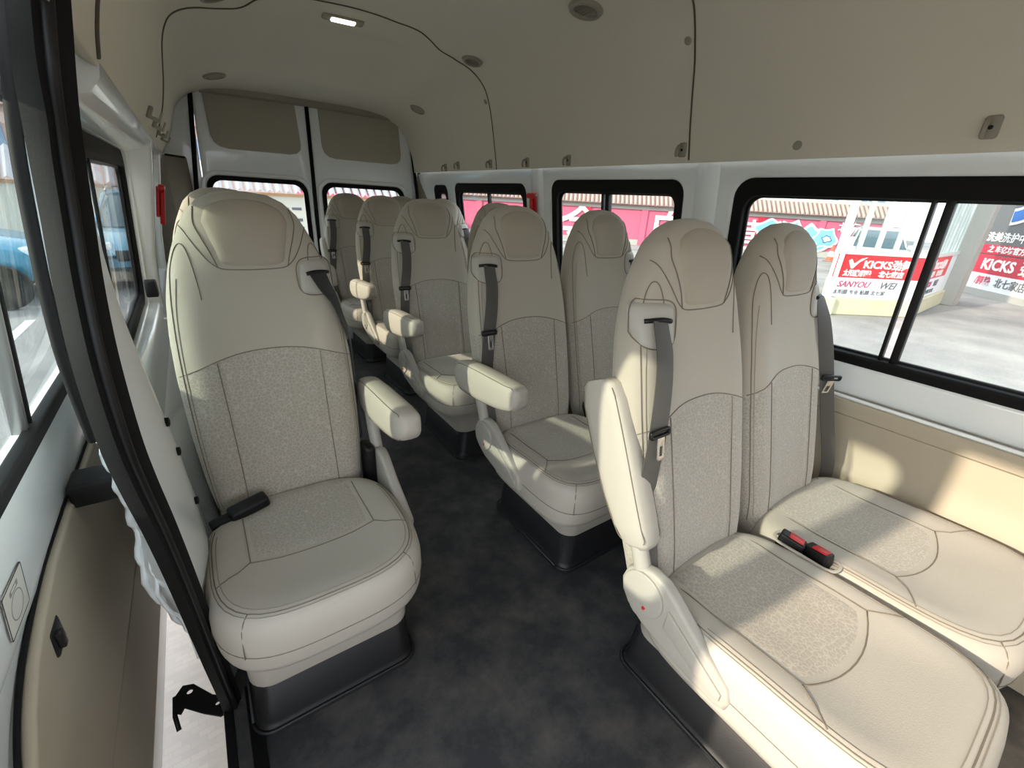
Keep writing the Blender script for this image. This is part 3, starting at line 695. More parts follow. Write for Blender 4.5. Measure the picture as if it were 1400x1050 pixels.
def cush_parts(hw, iw=.150, iy=-.245, bow=-.03):
    k_ = hw/CHW; g = cfn(k_)
    def on(P, h=.0012, dens=5):
        Q = []
        for (a, b), (c, d) in zip(P[:-1], P[1:]):
            for k in range(dens): Q.append((a+(c-a)*k/dens, b+(d-b)*k/dens))
        Q.append(P[-1]); return [g(x*k_, y)(h) for x, y in Q]
    ins = patch('cushion_insert', lambda t: -iw*k_, lambda t: iw*k_, lambda q: iy+bow*(1-pw(2*q-1, 2)), lambda q: .02, .003, pattern, g, 16, 16, .003)
    fr = [(-iw+iw*.2*i, iy+bow*(1-pw(.2*i-1, 2))-.002) for i in range(11)]
    L = [on(fr, .001, 2), on([(-iw, iy), (-iw, .01)]), on([(iw, iy), (iw, .01)])]
    L.append(on([(-iw, iy), (-iw-.023, iy-.025), (-.199, iy-.05)])); L.append(on([(iw, iy), (iw+.023, iy-.025), (.199, iy-.05)]))
    def ring(s_, a0, a1):
        P = []
        for k in range(41):
            a = a0+(a1-a0)*k/40; c, q = cos(a), sin(a); r = (abs(c)**EX[0]+abs(q)**EX[0])**(-1/EX[0])
            x, y = s_*r*c*CHW, CYC+s_*r*q*CHD; P.append(Vector((x*k_, y, top_z(x, y)+.0012)))
        return P
    L.append(ring(.90, radians(150), radians(390)))
    st = [ring(.865, radians(155), radians(385)), ring(.925, radians(150), radians(390))]
    side = []
    for k in range(49):
        a = radians(160)+radians(220)*k/48; c, q = cos(a), sin(a); r = (abs(c)**EX[0]+abs(q)**EX[0])**(-1/EX[0])
        side.append(Vector((1.0085*r*c*CHW*k_, CYC+1.0085*r*q*CHD+.018*.35*max(0, -q), .365)))
    L.append(side)
    for sx in (-1, 1):
        a = radians(270+sx*42); c, q = cos(a), sin(a); r = (abs(c)**EX[0]+abs(q)**EX[0])**(-1/EX[0])
        P = []
        for s_, z in ((.90, None), (.95, None), (.985, None), (1.006, .385), (1.009, .365)):
            x, y = s_*r*c*CHW, CYC+s_*r*q*CHD; P.append(Vector((x*k_, y, (top_z(x, y) if z is None else z)+.001)))
        L.append(P)
    return ins, tubes_mesh('seam', L, .0012, seamm), tubes_mesh('stitching', st, .0008, stitch)
C_single = (cush_mesh(.236),) + cush_parts(.236, .135, -.235, -.012)
EX[0] = 4.6
C_bench = (cush_mesh(.226),) + cush_parts(.226)
C_wide = (cush_mesh(.268),) + cush_parts(.268, .13)

# ---- armrest (side profile in y,z; origin at pivot, pointing forward = -y)
def arm_mesh(L=.39, n=20):
    rg = []
    ST = [(0.0, .034, .030, 0), (.012, .050, .031, 0), (.05, .060, .034, 0), (.15, .061, .036, .001), (.25, .055, .036, .004), (.31, .048, .035, .009), (.345, .038, .032, .015), (.358, .024, .024, .021), (.361, .008, .008, .025)]
    for (t, hh_, hw, dz) in ST:
        r = []
        for k in range(n):
            a = 2*pi*k/n; c, s_ = cos(a), sin(a)
            r.append(Vector((hw*math.copysign(abs(c)**.55, c), -t*L/.36+.07, dz + hh_*math.copysign(abs(s_)**.6, s_))))
        rg.append(r)
    return loft('armrest', rg, vinyl, ret_mesh=True, ang=70)
A_arm = arm_mesh()
seamp = []
ARM_ST = [(.02, .053, .032, 0), (.05, .060, .034, 0), (.15, .061, .036, .001), (.25, .055, .036, .004), (.31, .048, .035, .009), (.340, .040, .0325, .0145)]
for sx in (-1, 1):
    P = []
    for q in (-1, 1):
        A = ARM_ST if q < 0 else ARM_ST[::-1]
        for t_, hh_, hw, dz in A:
            a = radians(48); P.append(Vector((sx*(hw*cos(a)**.55+.0002), -t_*.39/.36+.07, dz+q*(hh_*sin(a)**.6+.0002))))
        if q < 0: P.append(Vector((sx*.0262, -.305, .0165)))
    seamp.append(smooth_path(P, 4))
A_seam = tubes_mesh('seam', seamp, .0012, seamm)

# ---- hinge cover: round disc with tapering leg plate
MYZ = frame_M((0, 0, 0), (0, 1, 0), (0, 0, 1))   # local xy -> world yz
def hinge_mesh():
    disc = [(.0+.072*cos(a), .44+.072*sin(a)) for a in [radians(60+ k*10) for k in range(21)]]
    prof = [p_ for p_ in disc] + [(.02, .350), (-.09, .315), (-.19, .305), (-.212, .315), (-.216, .345), (-.205, .372), (-.11, .440), (-.045, .498)]
    prof = [(.036, .502), (.062, .477), (.072, .44), (.066, .41), (.045, .384), (.02, .370), (-.0, .360), (-.09, .338), (-.19, .330), (-.212, .338), (-.218, .364), (-.206, .392), (-.12, .448), (-.062, .492), (-.035, .508), (0, .513)]
    prof = prof[::-1] if False else prof
    return plate_mesh('hinge_cover', prof, [], .03, .009, plast, MYZ)
H_cover = hinge_mesh()
H_disc = plate_mesh('hinge_cap', [(.008+.054*cos(a), .445+.054*sin(a)) for a in [2*pi*k/32 for k in range(32)]], [], .008, .003, plast, MYZ)
H_rib = plate_mesh('hinge_rib', [(-.06, .458), (-.20, .374), (-.200, .358), (-.180, .352), (-.056, .408)], [], .008, .003, plast, MYZ)
H_btn = plate_mesh('lock_button', [(-.004+.004*cos(a), .415+.004*sin(a)) for a in [2*pi*k/12 for k in range(12)]], [], .004, .001, redp, MYZ)
H_stem = loft('armrest_stem', [[Vector((.018*cos(a), .035+.022*sin(a), 0))+Vector(c) for a in [2*pi*k/14 for k in range(14)]] for c in ((0, -.02, .44), (0, .0, .50), (0, .03, .57), (0, .04, .62))], plast, ret_mesh=True)

# ---- belt guide and webbing, s = -1 left shoulder, +1 right shoulder
def guide_parts(s):
    cx_, cz = s*.150, 1.015
    bez = patch('belt_guide', lambda t: cx_-.050+.006*t if s > 0 else cx_-.046, lambda t: cx_+.046 if s > 0 else cx_+.050-.006*t, lambda q: cz-.052+.010*pw(2*q-1, 3), lambda q: cz+.048-.012*pw(2*q-1, 3), .006, plast, bfn, 14, 14, .004)
    sl = [bfn(cx_-.028+.0056*k, cz+.006+.004*sin(k/10*pi))(.008) for k in range(11)]
    slot = tubes_mesh('belt_slot', [sl], .0052, blackp, 8)
    edge = []
    for k in range(33):
        a = 2*pi*k/32; c, q = cos(a), sin(a)
        edge.append(bfn(cx_-s*.002+.050*math.copysign(abs(c)**.6, c), cz+.050*math.copysign(abs(q)**.6, q))(.0012))
    ed = tubes_mesh('guide_edge', [edge], .0014, seamm)
    # webbing down the bolster
    P = [bfn(cx_, cz+.008)(.008), bfn(cx_+s*.002, .985)(.014), bfn(cx_+s*.004, .95)(.017), bfn(cx_+s*.014, .88)(.018), bfn(cx_+s*.030, .78)(.020)]
    P += [Vector((s*.196, .075, .66)), Vector((s*.208, .035, .54)), Vector((s*.212, .01, .46)), Vector((s*.214, .0, .40))]
    if s > 0: P = P[:4] + [Vector((.205, .085, .78)), Vector((.240, .062, .66)), Vector((.275, .040, .55)), Vector((.305, .025, .46)), Vector((.315, .020, .40))]
    P = smooth_path(P, 4)
    nr = [Vector(((s*.25 if s < 0 else -.75)*min(1, i/len(P)*2.5), -1, .2)) for i in range(len(P))]
    belt = strap_mesh('belt_webbing', P, nr, .0225, .0012, web)
    c = bfn(cx_+s*.028, .80)(.030)
    if s > 0: c = Vector((.205, .072, .78))
    M = Matrix.Translation(c) @ Matrix.Rotation(radians(-32 if s > 0 else 0), 4, 'Z') @ Matrix.Rotation(radians(-10 if s < 0 else 12), 4, 'X') @ Matrix.Rotation(radians(90), 4, 'X')
    tongue_b = plate_mesh('tongue_bar', rrect(-.032, -.010, .032, .010, .007), [rrect(-.025, -.003, .025, .003, .002)], .009, .003, blackp, M)
    tongue = plate_mesh('belt_tongue', rrect(-.011+.004, -.062, .011+.004, -.008, .005), [rrect(-.005+.004, -.052, .005+.004, -.030, .002)], .0035, .001, chrome, M)
    return [('belt_guide', bez), ('belt_slot', slot), ('guide_edge', ed), ('belt_webbing', belt), ('tongue_bar', tongue_b), ('belt_tongue', tongue)]
G = {-1: guide_parts(-1), 1: guide_parts(1)}
def side_belt():
    cx_, cz = .150, 1.015
    P = smooth_path([bfn(cx_, cz+.008)(.008), bfn(cx_+.012, .985)(.012), bfn(cx_+.028, .95)(.012), Vector((.200, .135, .90)), Vector((.222, .155, .83)), Vector((.228, .165, .74)), Vector((.226, .15, .62)), Vector((.224, .12, .50))], 4)
    n_ = len(P); nr = [Vector((.2+1.2*min(1, i/n_*2), -1+.5*min(1, i/n_*2), .2)) for i in range(n_)]
    return strap_mesh('belt_webbing', P, nr, .0225, .0012, mat('black_webbing', srgb(40, 39, 40), .5, bump=(700, .4)))
G[2] = [g_ for g_ in G[1] if g_[0] not in ('belt_webbing', 'tongue_bar', 'belt_tongue')] + [('belt_webbing', side_belt())]

# ---- skirts and plinths
def rr_ring(x0, y0, x1, y1, r, z, n=6): return [Vector((x, y, z)) for x, y in rrect(x0, y0, x1, y1, r, n)]
def skirt_mesh(x0, x1, tx0, tx1):
    rg = [rr_ring(x0+.004, -.325, x1, .10, .05, .145), rr_ring(x0, -.33, x1, .10, .05, .155), rr_ring(x0, -.335, x1, .10, .05, .20), rr_ring((x0+tx0)/2, -.35, x1, .10, .05, .26), rr_ring(tx0, -.385, tx1, .10, .06, .31), rr_ring(tx0+.01, -.38, tx1, .10, .06, .325)]
    return loft('seat_skirt', rg, vinyl, ret_mesh=True, ang=60)
def plinth_mesh(x0, x1):
    rg = [rr_ring(x0-.014, -.344, x1+.014, .13, .045, 0.0), rr_ring(x0-.014, -.344, x1+.014, .13, .045, .008), rr_ring(x0-.006, -.336, x1+.006, .125, .045, .016), rr_ring(x0-.002, -.332, x1+.002, .12, .045, .03), rr_ring(x0+.004, -.328, x1-.004, .11, .045, .145), rr_ring(x0+.012, -.32, x1-.01, .10, .045, .152)]
    return loft('plinth', rg, plinthm, ret_mesh=True, ang=50)
def plinth_lip(x0, x1): return tubes_mesh('plinth_welt', [[Vector((x, y, .012)) for x, y in rrect(x0-.012, -.342, x1+.012, .13, .045, 6)][:] + [Vector((rrect(x0-.012, -.342, x1+.012, .13, .045, 6)[0][0], rrect(x0-.012, -.342, x1+.012, .13, .045, 6)[0][1], .012))]], .0045, plinthm, 6)
S_single = (skirt_mesh(-.195, .195, -.215, .215), plinth_mesh(-.195, .195), plinth_lip(-.195, .195))
S_bench = (skirt_mesh(-.095, .60, -.185, .64), plinth_mesh(-.095, .60), plinth_lip(-.095, .60))

def child(name, me, parent, loc=(0, 0, 0), rot=(0, 0, 0)):
    o = link(name, me, parent); o.location = loc; o.rotation_euler = rot; return o
def add_back(root, x, lab=None):
    b = child('backrest', B_back, root, (x, 0, 0))
    child('head_pad', B_head, b); child('back_insert', B_ins, b); child('seam', B_seam, b); child('stitching', B_stitch, b)['kind'] = 'stuff'
    return b
def add_cushion(root, x, C):
    c = child('cushion', C[0], root, (x, 0, 0)); child('cushion_insert', C[1], c); child('seam', C[2], c); child('stitching', C[3], c)['kind'] = 'stuff'; return c
def add_arm(root, x, up, lab=None):
    if up: a = child('armrest', A_arm, root, (x-.012, .200, .80), (radians(68)-pi, 0, 0)) if False else child('armrest', A_arm, root, (x+.042, .205, .815), (radians(64), 0, 0))
    else: a = child('armrest', A_arm, root, (x, .095, .645), (radians(-4), 0, 0))
    child('seam', A_seam, a); return a
def add_hinge(root, x, s, up=False):
    h = child('hinge_cover', H_cover, root, (x, 0, 0)); child('hinge_cap', H_disc, h, (s*.017, 0, 0)); child('hinge_rib', H_rib, h, (s*.017, 0, 0)); child('lock_button', H_btn, h, (s*.022, 0, 0))
    child('armrest_stem', H_stem, root, (x, 0, 0))
def add_belt(root, x, s):
    ps = {}
    for nm, me in G[s]:
        par = root
        if nm in ('belt_slot', 'guide_edge'): par = ps['belt_guide']
        if nm in ('tongue_bar', 'belt_tongue'): par = ps['belt_webbing']
        ps[nm] = child(nm, me, par, (x, 0, 0) if par is root else (0, 0, 0))
def buckle_mesh(c, m_):
    return None

def double_bench(lab, x, y, up, long=False):
    t = thing('double_seat', lab, 'seat', (x, y, 0), 'double seats along the right side of the aisle')
    child('seat_skirt', S_bench[0], t); p = child('plinth', S_bench[1], t); child('welt', S_bench[2], p)
    for k in (0, 1):
        cu_ = add_cushion(t, (0, .492)[k], (C_bench, C_wide)[k]); add_back(t, .445*k)
        if long: cu_.scale = (1, 1.18, 1)
    add_hinge(t, -.220 if long else -.228, -1); add_arm(t, -.252, up)
    add_belt(t, 0, -1); add_belt(t, .445, 1)
    return t
ROWS = [('frontmost double seat on the right, armrest folded up and red buckles between its cushions', .925, .40, True, True),
        ('second double seat on the right, its armrest lowered beside the aisle', .99, 1.185, False),
        ('third double seat from the front on the right side of the aisle', 1.02, 2.035, False),
        ('fourth double seat from the front on the right side of the aisle', 1.095, 2.90, False),
        ('rearmost double seat before the rear doors, armrest folded up', 1.065, 3.62, True)]
benches = [double_bench(*r) for r in ROWS]
b1 = benches[0]
# red release buckles in the pocket between the front cushions
pock = child('buckle_pocket', plate_mesh('buckle_pocket', rrect(-.034, -.085, .034, .075, .03), [rrect(-.026, -.077, .026, .067, .024)], .006, .002, vinyl), b1, (.235, -.125, .449))
for i, (bx_, by_, rz) in enumerate(((.229, -.095, 12), (.240, -.155, -14))):
    bm = bmesh.new(); add_box(bm, (-.017, -.03, -.025), (.017, .03, .018), .005, 3)
    bk = child('buckle', bm_mesh('buckle', bm, blackp), b1, (bx_, by_, .452), (radians(-8 if i else 10), 0, radians(rz)))
    bm = bmesh.new(); add_box(bm, (-.012, -.024, .012), (.012, .012, .021), .003, 2); child('release_button', bm_mesh('release_button', bm, redp), bk)
# small black anchor tongues in the joints of the others
for t in benches[1:]:
    bm = bmesh.new(); add_box(bm, (-.014, -.04, -.02), (.014, .035, .012), .004, 2)
    child('buckle', bm_mesh('buckle', bm, blackp), t, (.235, -.03, .458), (radians(15), 0, radians(-30)))

def single_seat(lab, x, y):
    t = thing('single_seat', lab, 'seat', (x, y, 0), 'single seats along the left side of the aisle')
    child('seat_skirt', S_single[0], t); p = child('plinth', S_single[1], t); child('welt', S_single[2], p)
    add_cushion(t, 0, C_single); add_back(t, 0)
    add_hinge(t, .245, 1); add_arm(t, .262, False); add_belt(t, 0, 2)
    bm = bmesh.new(); add_box(bm, (-.045, -.02, -.02), (.05, .02, .014), .009, 3)
    bk = child('buckle', bm_mesh('buckle', bm, blackp), t, (-.125, -.035, .462), (radians(8), radians(-8), radians(12)))
    bm = bmesh.new(); add_box(bm, (-.09, -.013, -.02), (-.03, .013, .004), .006, 2); child('buckle_stalk', bm_mesh('buckle_stalk', bm, blackp), bk)
    bm = bmesh.new(); add_box(bm, (.20, .0, .33), (.232, .07, .52), .012, 3); child('recliner_cover', bm_mesh('recliner_cover', bm, blackp), t)
    return t
single_seat('large cream single seat right beside the open doorway, in the left foreground', .118, 1.18)
single_seat('cream single seat hidden behind the foreground one, only its head pad top showing', .12, 2.04)

# =================================================================== OUTSIDE
GZ = -0.6
def ground_mat():
    M = bpy.data.materials.new('pavement'); M.use_nodes = True; n = M.node_tree.nodes; l = M.node_tree.links
    p = n['Principled BSDF']; p.inputs['Roughness'].default_value = 0.9
    tc = n.new('ShaderNodeTexCoord')
    a = n.new('ShaderNodeTexNoise'); a.inputs['Scale'].default_value = .8; a.inputs['Detail'].default_value = 10; l.new(tc.outputs['Object'], a.inputs['Vector'])
    cr = n.new('ShaderNodeValToRGB'); cr.color_ramp.elements[0].position = .35; cr.color_ramp.elements[1].position = .7
    cr.color_ramp.elements[0].color = srgb(128, 126, 124); cr.color_ramp.elements[1].color = srgb(164, 160, 155)
    l.new(a.outputs['Fac'], cr.inputs[0])
    br = n.new('ShaderNodeTexBrick'); br.inputs['Scale'].default_value = 10; br.inputs['Color1'].default_value = (1, 1, 1, 1); br.inputs['Color2'].default_value = (.88, .88, .90, 1); br.inputs['Mortar'].default_value = (.90, .89, .88, 1)
    l.new(tc.outputs['Object'], br.inputs['Vector'])
    mx = n.new('ShaderNodeMix'); mx.data_type = 'RGBA'; mx.blend_type = 'MULTIPLY'; mx.inputs[0].default_value = 1
    l.new(cr.outputs[0], mx.inputs[6]); l.new(br.outputs[0], mx.inputs[7]); l.new(mx.outputs[2], p.inputs['Base Color'])
    return M
gm = ground_mat()
link('floor_1', mesh('floor_1', [(-60, -60, GZ), (70, -60, GZ), (70, 80, GZ), (-60, 80, GZ)], [(0, 1, 2, 3)], gm, False), kind='structure')

FNT = bpy.data.fonts.load('<builtin>') if False else None
def text(body, size, M, material, parent, shear=0.0, sx=1.0, depth=.004, name='lettering', bold=0.0):
    cu = bpy.data.curves.new('tmp', 'FONT'); cu.body = body; cu.size = size; cu.extrude = depth; cu.shear = shear; cu.offset = bold; cu.resolution_u = 3
    o = bpy.data.objects.new('tmp', cu); COL.objects.link(o)
    me = bpy.data.meshes.new_from_object(o.evaluated_get(bpy.context.evaluated_depsgraph_get()))
    bpy.data.objects.remove(o); bpy.data.curves.remove(cu)
    me.transform(M @ Matrix.Diagonal((sx, 1, 1, 1))); me.name = name; me.materials.clear(); me.materials.append(material)
    return link(name, me, parent)
def vframe(A, B, z=0.0, off=0.0):
    X = Vector((B[0]-A[0], B[1]-A[1], 0)).normalized(); Z = Vector((0, 0, 1)); N = X.cross(Z)
    M = Matrix((X, Z, N)).transposed().to_4x4(); M.translation = Vector((A[0], A[1], z)) + N*off; return M
def vbox(name, M, lo, hi, material, parent, bev=.0):
    bm = bmesh.new(); add_box(bm, lo, hi, bev, 1, M); return link(name, bm_mesh(name, bm, material, smooth=False), parent)
ptwhite = mat('lettering_white', srgb(238, 236, 234), .6)
ptred = mat('lettering_crimson', srgb(176, 60, 96), .6)
ptgrey = mat('lettering_grey', srgb(98, 98, 104), .6)
bred = mat('banner_red', srgb(214, 36, 44), .5, var=.03)
bcrim = mat('banner_crimson', srgb(186, 30, 58), .5, var=.03)
bwhite = mat('banner_white', srgb(226, 228, 232), .5, var=.02)
wallred = mat('wall_red_paint', srgb(200, 98, 126), .8, var=.06, vscale=.6)
concrete = mat('pale_concrete', srgb(168, 166, 160), .9, var=.1, vscale=2)
tilem = mat('roof_tile', srgb(178, 150, 140), .8, var=.15, vscale=1.5)
stone = mat('stone_plinth', srgb(196, 190, 160), .9, bump=(14, .8), var=.15, vscale=3)
shopm = mat('shop_dark_front', srgb(92, 96, 100), .5, var=.05)
bluem = mat('sign_blue', srgb(30, 110, 190), .5)
palewall = mat('cream_render', srgb(214, 208, 194), .85, var=.04, vscale=.5)
bgglass = mat('far_window_glass', srgb(120, 146, 172), .15, var=.1, vscale=.5)
booth_fr = mat('booth_white_metal', srgb(205, 212, 210), .4, var=.02)

# red boundary wall with a tiled coping and big white characters
W0 = Vector((23.8, 12.7)); WU = Vector((7.5, -6.6)).normalized()
WA = W0 - WU*26; WB = W0 + WU*6.2
wallo = thing('boundary_wall', 'long red painted wall with tiled coping and big white characters outside the right windows', 'wall', (W0.x, W0.y, GZ))
wp = Matrix.Translation((-W0.x, -W0.y, -GZ))
LW_ = (WB-WA).length
def WM(off=0.0): return wp @ vframe(WA, WB, 0, off)
vbox('wall_panel', WM(), (0, GZ, -.3), (LW_, 1.17, 0), wallred, wallo)
vbox('wall_footing', WM(), (0, GZ, -.32), (LW_, GZ+.28, .06), concrete, wallo)
vbox('cornice', WM(), (-.1, 1.17, -.35), (LW_+.1, 1.42, .10), concrete, wallo)
for k in range(12):
    x = k*LW_/11; vbox('pier', WM(), (max(0, x-.16), GZ, -.3), (min(LW_, x+.16), 1.19, .07), wallred if k % 3 else bcrim, wallo)
bm = bmesh.new()                                   # tile rows: half round tiles running down the slope
nt_ = int(LW_/.22)
for k in range(nt_):
    x = (k+.5)*.22; a = [Vector((x-.07, 1.40, .42)), Vector((x, 1.49, .44)), Vector((x+.07, 1.40, .42))]; b = [Vector((x-.07, 1.98, -.18)), Vector((x, 2.06, -.16)), Vector((x+.07, 1.98, -.18))]
    vs = [bm.verts.new(WM() @ q) for q in a+b]
    bm.faces.new((vs[0], vs[1], vs[4], vs[3])); bm.faces.new((vs[1], vs[2], vs[5], vs[4])); bm.faces.new((vs[0], vs[2], vs[1]))
o = link('roof_tile', bm_mesh('roof_tile', bm, tilem, smooth=False), wallo); o['kind'] = 'stuff'
vs_ = [WM() @ Vector(q) for q in ((0, 1.38, .38), (LW_, 1.38, .38), (LW_, 1.97, -.2), (0, 1.97, -.2), (0, 1.34, .30), (LW_, 1.34, .30), (LW_, 1.34, -.7), (0, 1.34, -.7))]
link('tile_bed', mesh('tile_bed', vs_, [(0, 1, 2, 3), (4, 0, 3, 7), (1, 5, 6, 2), (4, 5, 1, 0), (3, 2, 6, 7)], mat('tile_bed_grey', srgb(140, 120, 116), .9), False), wallo)
def wall_s(x, y): return (Vector((x, y))-WA).dot(WU)
for ch, sx_, sz, size in (('金', wall_s(17.0, 18.6)-.9, -1.0+.35, 2.3), ('自', wall_s(20.4, 15.7)-.75, -.98+.35, 2.2), ('信', wall_s(22.45, 13.85)-.9, -.35, 1.5), ('营', wall_s(23.6, 12.85)-.85, -.35, 1.6), ('家', wall_s(24.7, 11.9)-.75, -.35, 1.6), ('口', wall_s(13.3, 21.9), -.4, 1.6), ('北汽', wall_s(27.0, 9.9)-.2, .72, .5)):
    text(ch, size, WM(.07) @ Matrix.Translation((sx_, sz, 0)), ptwhite, wallo, depth=.01, bold=.02*size/2, name='character')
graf = [mat('graffiti_blue', srgb(120, 180, 214), .7), mat('graffiti_light', srgb(196, 222, 232), .7), mat('graffiti_dark', srgb(50, 100, 150), .7)]
gs = wall_s(25.6, 11.1)
def blob(cx_, cz, rx, rz, k, m_, off, ph=0):
    P = [(cx_+rx*cos(a)*(1+.22*sin(k*a+ph)), cz+rz*sin(a)*(1+.18*cos((k+1)*a+ph))) for a in [2*pi*i/36 for i in range(36)]]
    plate('graffiti_shape', P, [], .006, .001, m_, WM(off), wallo)
for i, (a, b, rx, rz) in enumerate(((-1.6, .55, .75, .5), (-.6, .35, .8, .75), (.45, .1, .9, .8), (1.15, .35, .6, .5), (.1, -.15, .7, .4))):
    blob(gs+a, b, rx, rz, 3+i % 3, graf[1], .075+.006*i, i); blob(gs+a, b, rx*.82, rz*.82, 3+i % 3, graf[0], .079+.006*i, i)
    blob(gs+a+.1, b-.05, rx*.4, rz*.35, 4, graf[2], .083+.006*i, i); blob(gs+a+.1, b-.05, rx*.3, rz*.25, 4, graf[1], .087+.006*i, i)

# building far behind the wall
bld = thing('building', 'white building with blue glazed windows far behind the red wall', 'building', (36, 21, GZ))
BM = Matrix.Translation((-36, -21, -GZ)) @ vframe((22, 34), (46, 13), 0, 0)
vbox('facade', BM, (0, GZ, -6), (32, 9, 0), palewall, bld)
for i in range(9):
    for j in range(2):
        x0 = 1.2+i*3.4; z0 = 2.6+j*3.2
        vbox('window_frame', BM, (x0-.08, z0-.08, -.05), (x0+2.0, z0+1.7, .04), booth_fr, bld)
        for q in range(3): vbox('window_pane', BM, (x0+.04+q*.64, z0+.04, -.02), (x0+.60+q*.64, z0+1.58, .06), bgglass, bld)

# traffic cone
cone = thing('traffic_cone', 'orange and white traffic cone by the foot of the red wall', 'cone', (24.6, 9.1, GZ))
orange = mat('cone_orange', srgb(226, 96, 66), .6)
link('cone_base', plate_mesh('cone_base', rrect(-.22, -.22, .22, .22, .05), [], .04, .01, mat('cone_base_grey', srgb(120, 110, 100), .8), Matrix.Translation((0, 0, .02))), cone)
link('cone_body', lathe_mesh('cone_body', [(.15, .03), (.12, .22)], orange, 20), cone)
link('cone_sleeve', lathe_mesh('cone_sleeve', [(.122, .22), (.085, .46)], ptwhite, 20), cone)
link('cone_tip', lathe_mesh('cone_tip', [(.084, .46), (.04, .74), (.025, .76)], orange, 20), cone)

# glazed booth with the banner
A_ = (10.57, 3.77); B_ = (12.25, 2.74); C_ = (16.6, 3.05); D_ = (14.4, 5.2)
booth = thing('glazed_booth', 'glazed white framed booth on a stone plinth with red and white banner', 'booth', (12.25, 2.74, GZ))
bt = Matrix.Translation((-12.25, -2.74, -GZ))
def face(P, Q, first):
    L = math.hypot(Q[0]-P[0], Q[1]-P[1]); M = bt @ vframe(P, Q, 0, 0)
    vbox('stone_plinth', M, (-.06, GZ, -.2), (L+.03, -.24, .05), stone, booth, .02)
    vbox('dwarf_wall', M, (0, -.24, -.1), (L, .62, .0), bwhite, booth)
    vbox('sill_rail', M, (-.02, .62, -.1), (L+.02, .70, .02), booth_fr, booth)
    k = max(3, int(L/.42)+1)
    for i in range(k+1):
        x = i*L/k; vbox('mullion', M, (x-.035, .7, -.07), (x+.035, 2.6, .0), booth_fr, booth)
    vbox('transom', M, (0, 2.2, -.07), (L, 2.28, .0), booth_fr, booth)
    vbox('head_rail', M, (-.05, 2.6, -.12), (L+.05, 2.95, .05), booth_fr, booth)
    vbox('glazing', M, (0, .7, -.04), (L, 2.6, -.03), glass, booth)
    return M, L
M1, L1_ = face(A_, B_, True); M2, L2_ = face(B_, C_, False); face(D_, A_, False)
def banner(M, L, s=1.0):
    vbox('banner_red', M, (0.0, .165, .0), (L, .64, .012), bred, booth)
    vbox('banner_white', M, (0.0, -.23, .0), (L, .165, .010), bwhite, booth)
    tick = [(.24, .50), (.30, .53), (.37, .44), (.50, .545), (.62, .575), (.47, .47), (.37, .345), (.33, .35)]
    plate('tick_logo', [(x*s, z) for x, z in tick][::-1], [], .006, .001, ptwhite, M @ Matrix.Translation((0, 0, .016)), booth)
    T = lambda x, z: M @ Matrix.Translation((x*s, z, .014))
    text('KICKS', .20, T(.58, .37), ptwhite, booth, sx=1.12*s, bold=.006); text('劲舞', .215, T(1.20, .365), ptwhite, booth, sx=.95*s, bold=.005)
    text('太阳膜/脚垫', .135, T(.20, .21), ptwhite, booth, sx=.85*s, bold=.004); text('北七家店', .135, T(.97, .21), ptwhite, booth, sx=1.0*s, bold=.004)
    text('SANYOU', .17, T(.16, -.02), ptred, booth, shear=.3, sx=1.0*s, bold=.002); text('WEI', .19, T(1.07, -.03), ptgrey, booth, shear=.3, sx=1.05*s, bold=.002)
    text('太阳膜 专业 贴膜 北七家', .10, T(.12, -.16), ptgrey, booth, sx=1.05*s, bold=0)
banner(M1, L1_); banner(M2, 2.3, 1.2)
vbox('note_sheet', M1, (.08, .68, .004), (.22, .95, .012), bwhite, booth); 
# shop front beyond with pillar
shop = thing('shop_front', 'dark shop front with a crimson lettered banner and blue arc sign, far right', 'shop', (19.3, 3.2, GZ))
ST_ = Matrix.Translation((-19.3, -3.2, -GZ)); SMx = ST_ @ vframe((19.9, 3.75), (13.6, -2.0), 0, 0)
vbox('shop_wall', SMx, (0, GZ, -.4), (8.2, 3.4, 0), shopm, shop)
vbox('base_course', SMx, (0, GZ, -.02), (8.2, -.42, .06), concrete, shop)
vbox('white_board', SMx, (.5, -.42, 0), (8, .02, .03), bwhite, shop)
vbox('red_board', SMx, (.5, .02, 0), (8, .54, .035), bcrim, shop)
vbox('red_board', SMx, (.5, .57, 0), (8, .82, .035), bcrim, shop)
T = lambda x, z, o_=.04: SMx @ Matrix.Translation((x, z, o_))
text('KICKS', .40, T(1.0, .15), ptwhite, shop, sx=1.1, bold=.012); text('劲舞', .42, T(2.38, .14), ptwhite, shop, sx=.95, bold=.008)
text('之 车亿坊官方旗舰店', .20, T(1.0, .63), ptwhite, shop, sx=1.05, bold=.005)
text('洗美洗护中心', .27, T(.72, .93, .01), ptwhite, shop, sx=1.05, bold=.004)
text('/脚垫', .27, T(1.0, -.27), ptred, shop, sx=.95, bold=.004); text('北七家店', .27, T(1.75, -.27), ptgrey, shop, sx=1.0, bold=.003)
arc = [(1.15+1.7*cos(a), 3.12+1.7*sin(a)) for a in [radians(278+3*k) for k in range(26)]]; arc2 = [(1.15+1.42*cos(a), 3.12+1.42*sin(a)) for a in [radians(353-3*k) for k in range(26)]]
arcw = [(1.15+1.78*cos(a), 3.12+1.78*sin(a)) for a in [radians(276+3*k) for k in range(27)]]; arcw2 = [(1.15+1.34*cos(a), 3.12+1.34*sin(a)) for a in [radians(354-3*k) for k in range(27)]]
plate('sign_border', arcw+arcw2, [], .03, .005, ptwhite, SMx @ Matrix.Translation((0, 0, .02)), shop)
plate('blue_arc', arc+arc2, [], .03, .005, bluem, SMx @ Matrix.Translation((0, 0, .045)), shop)
bm = bmesh.new(); add_box(bm, (15.3, 2.66, GZ), (15.75, 3.02, 3.6), .02, 1)
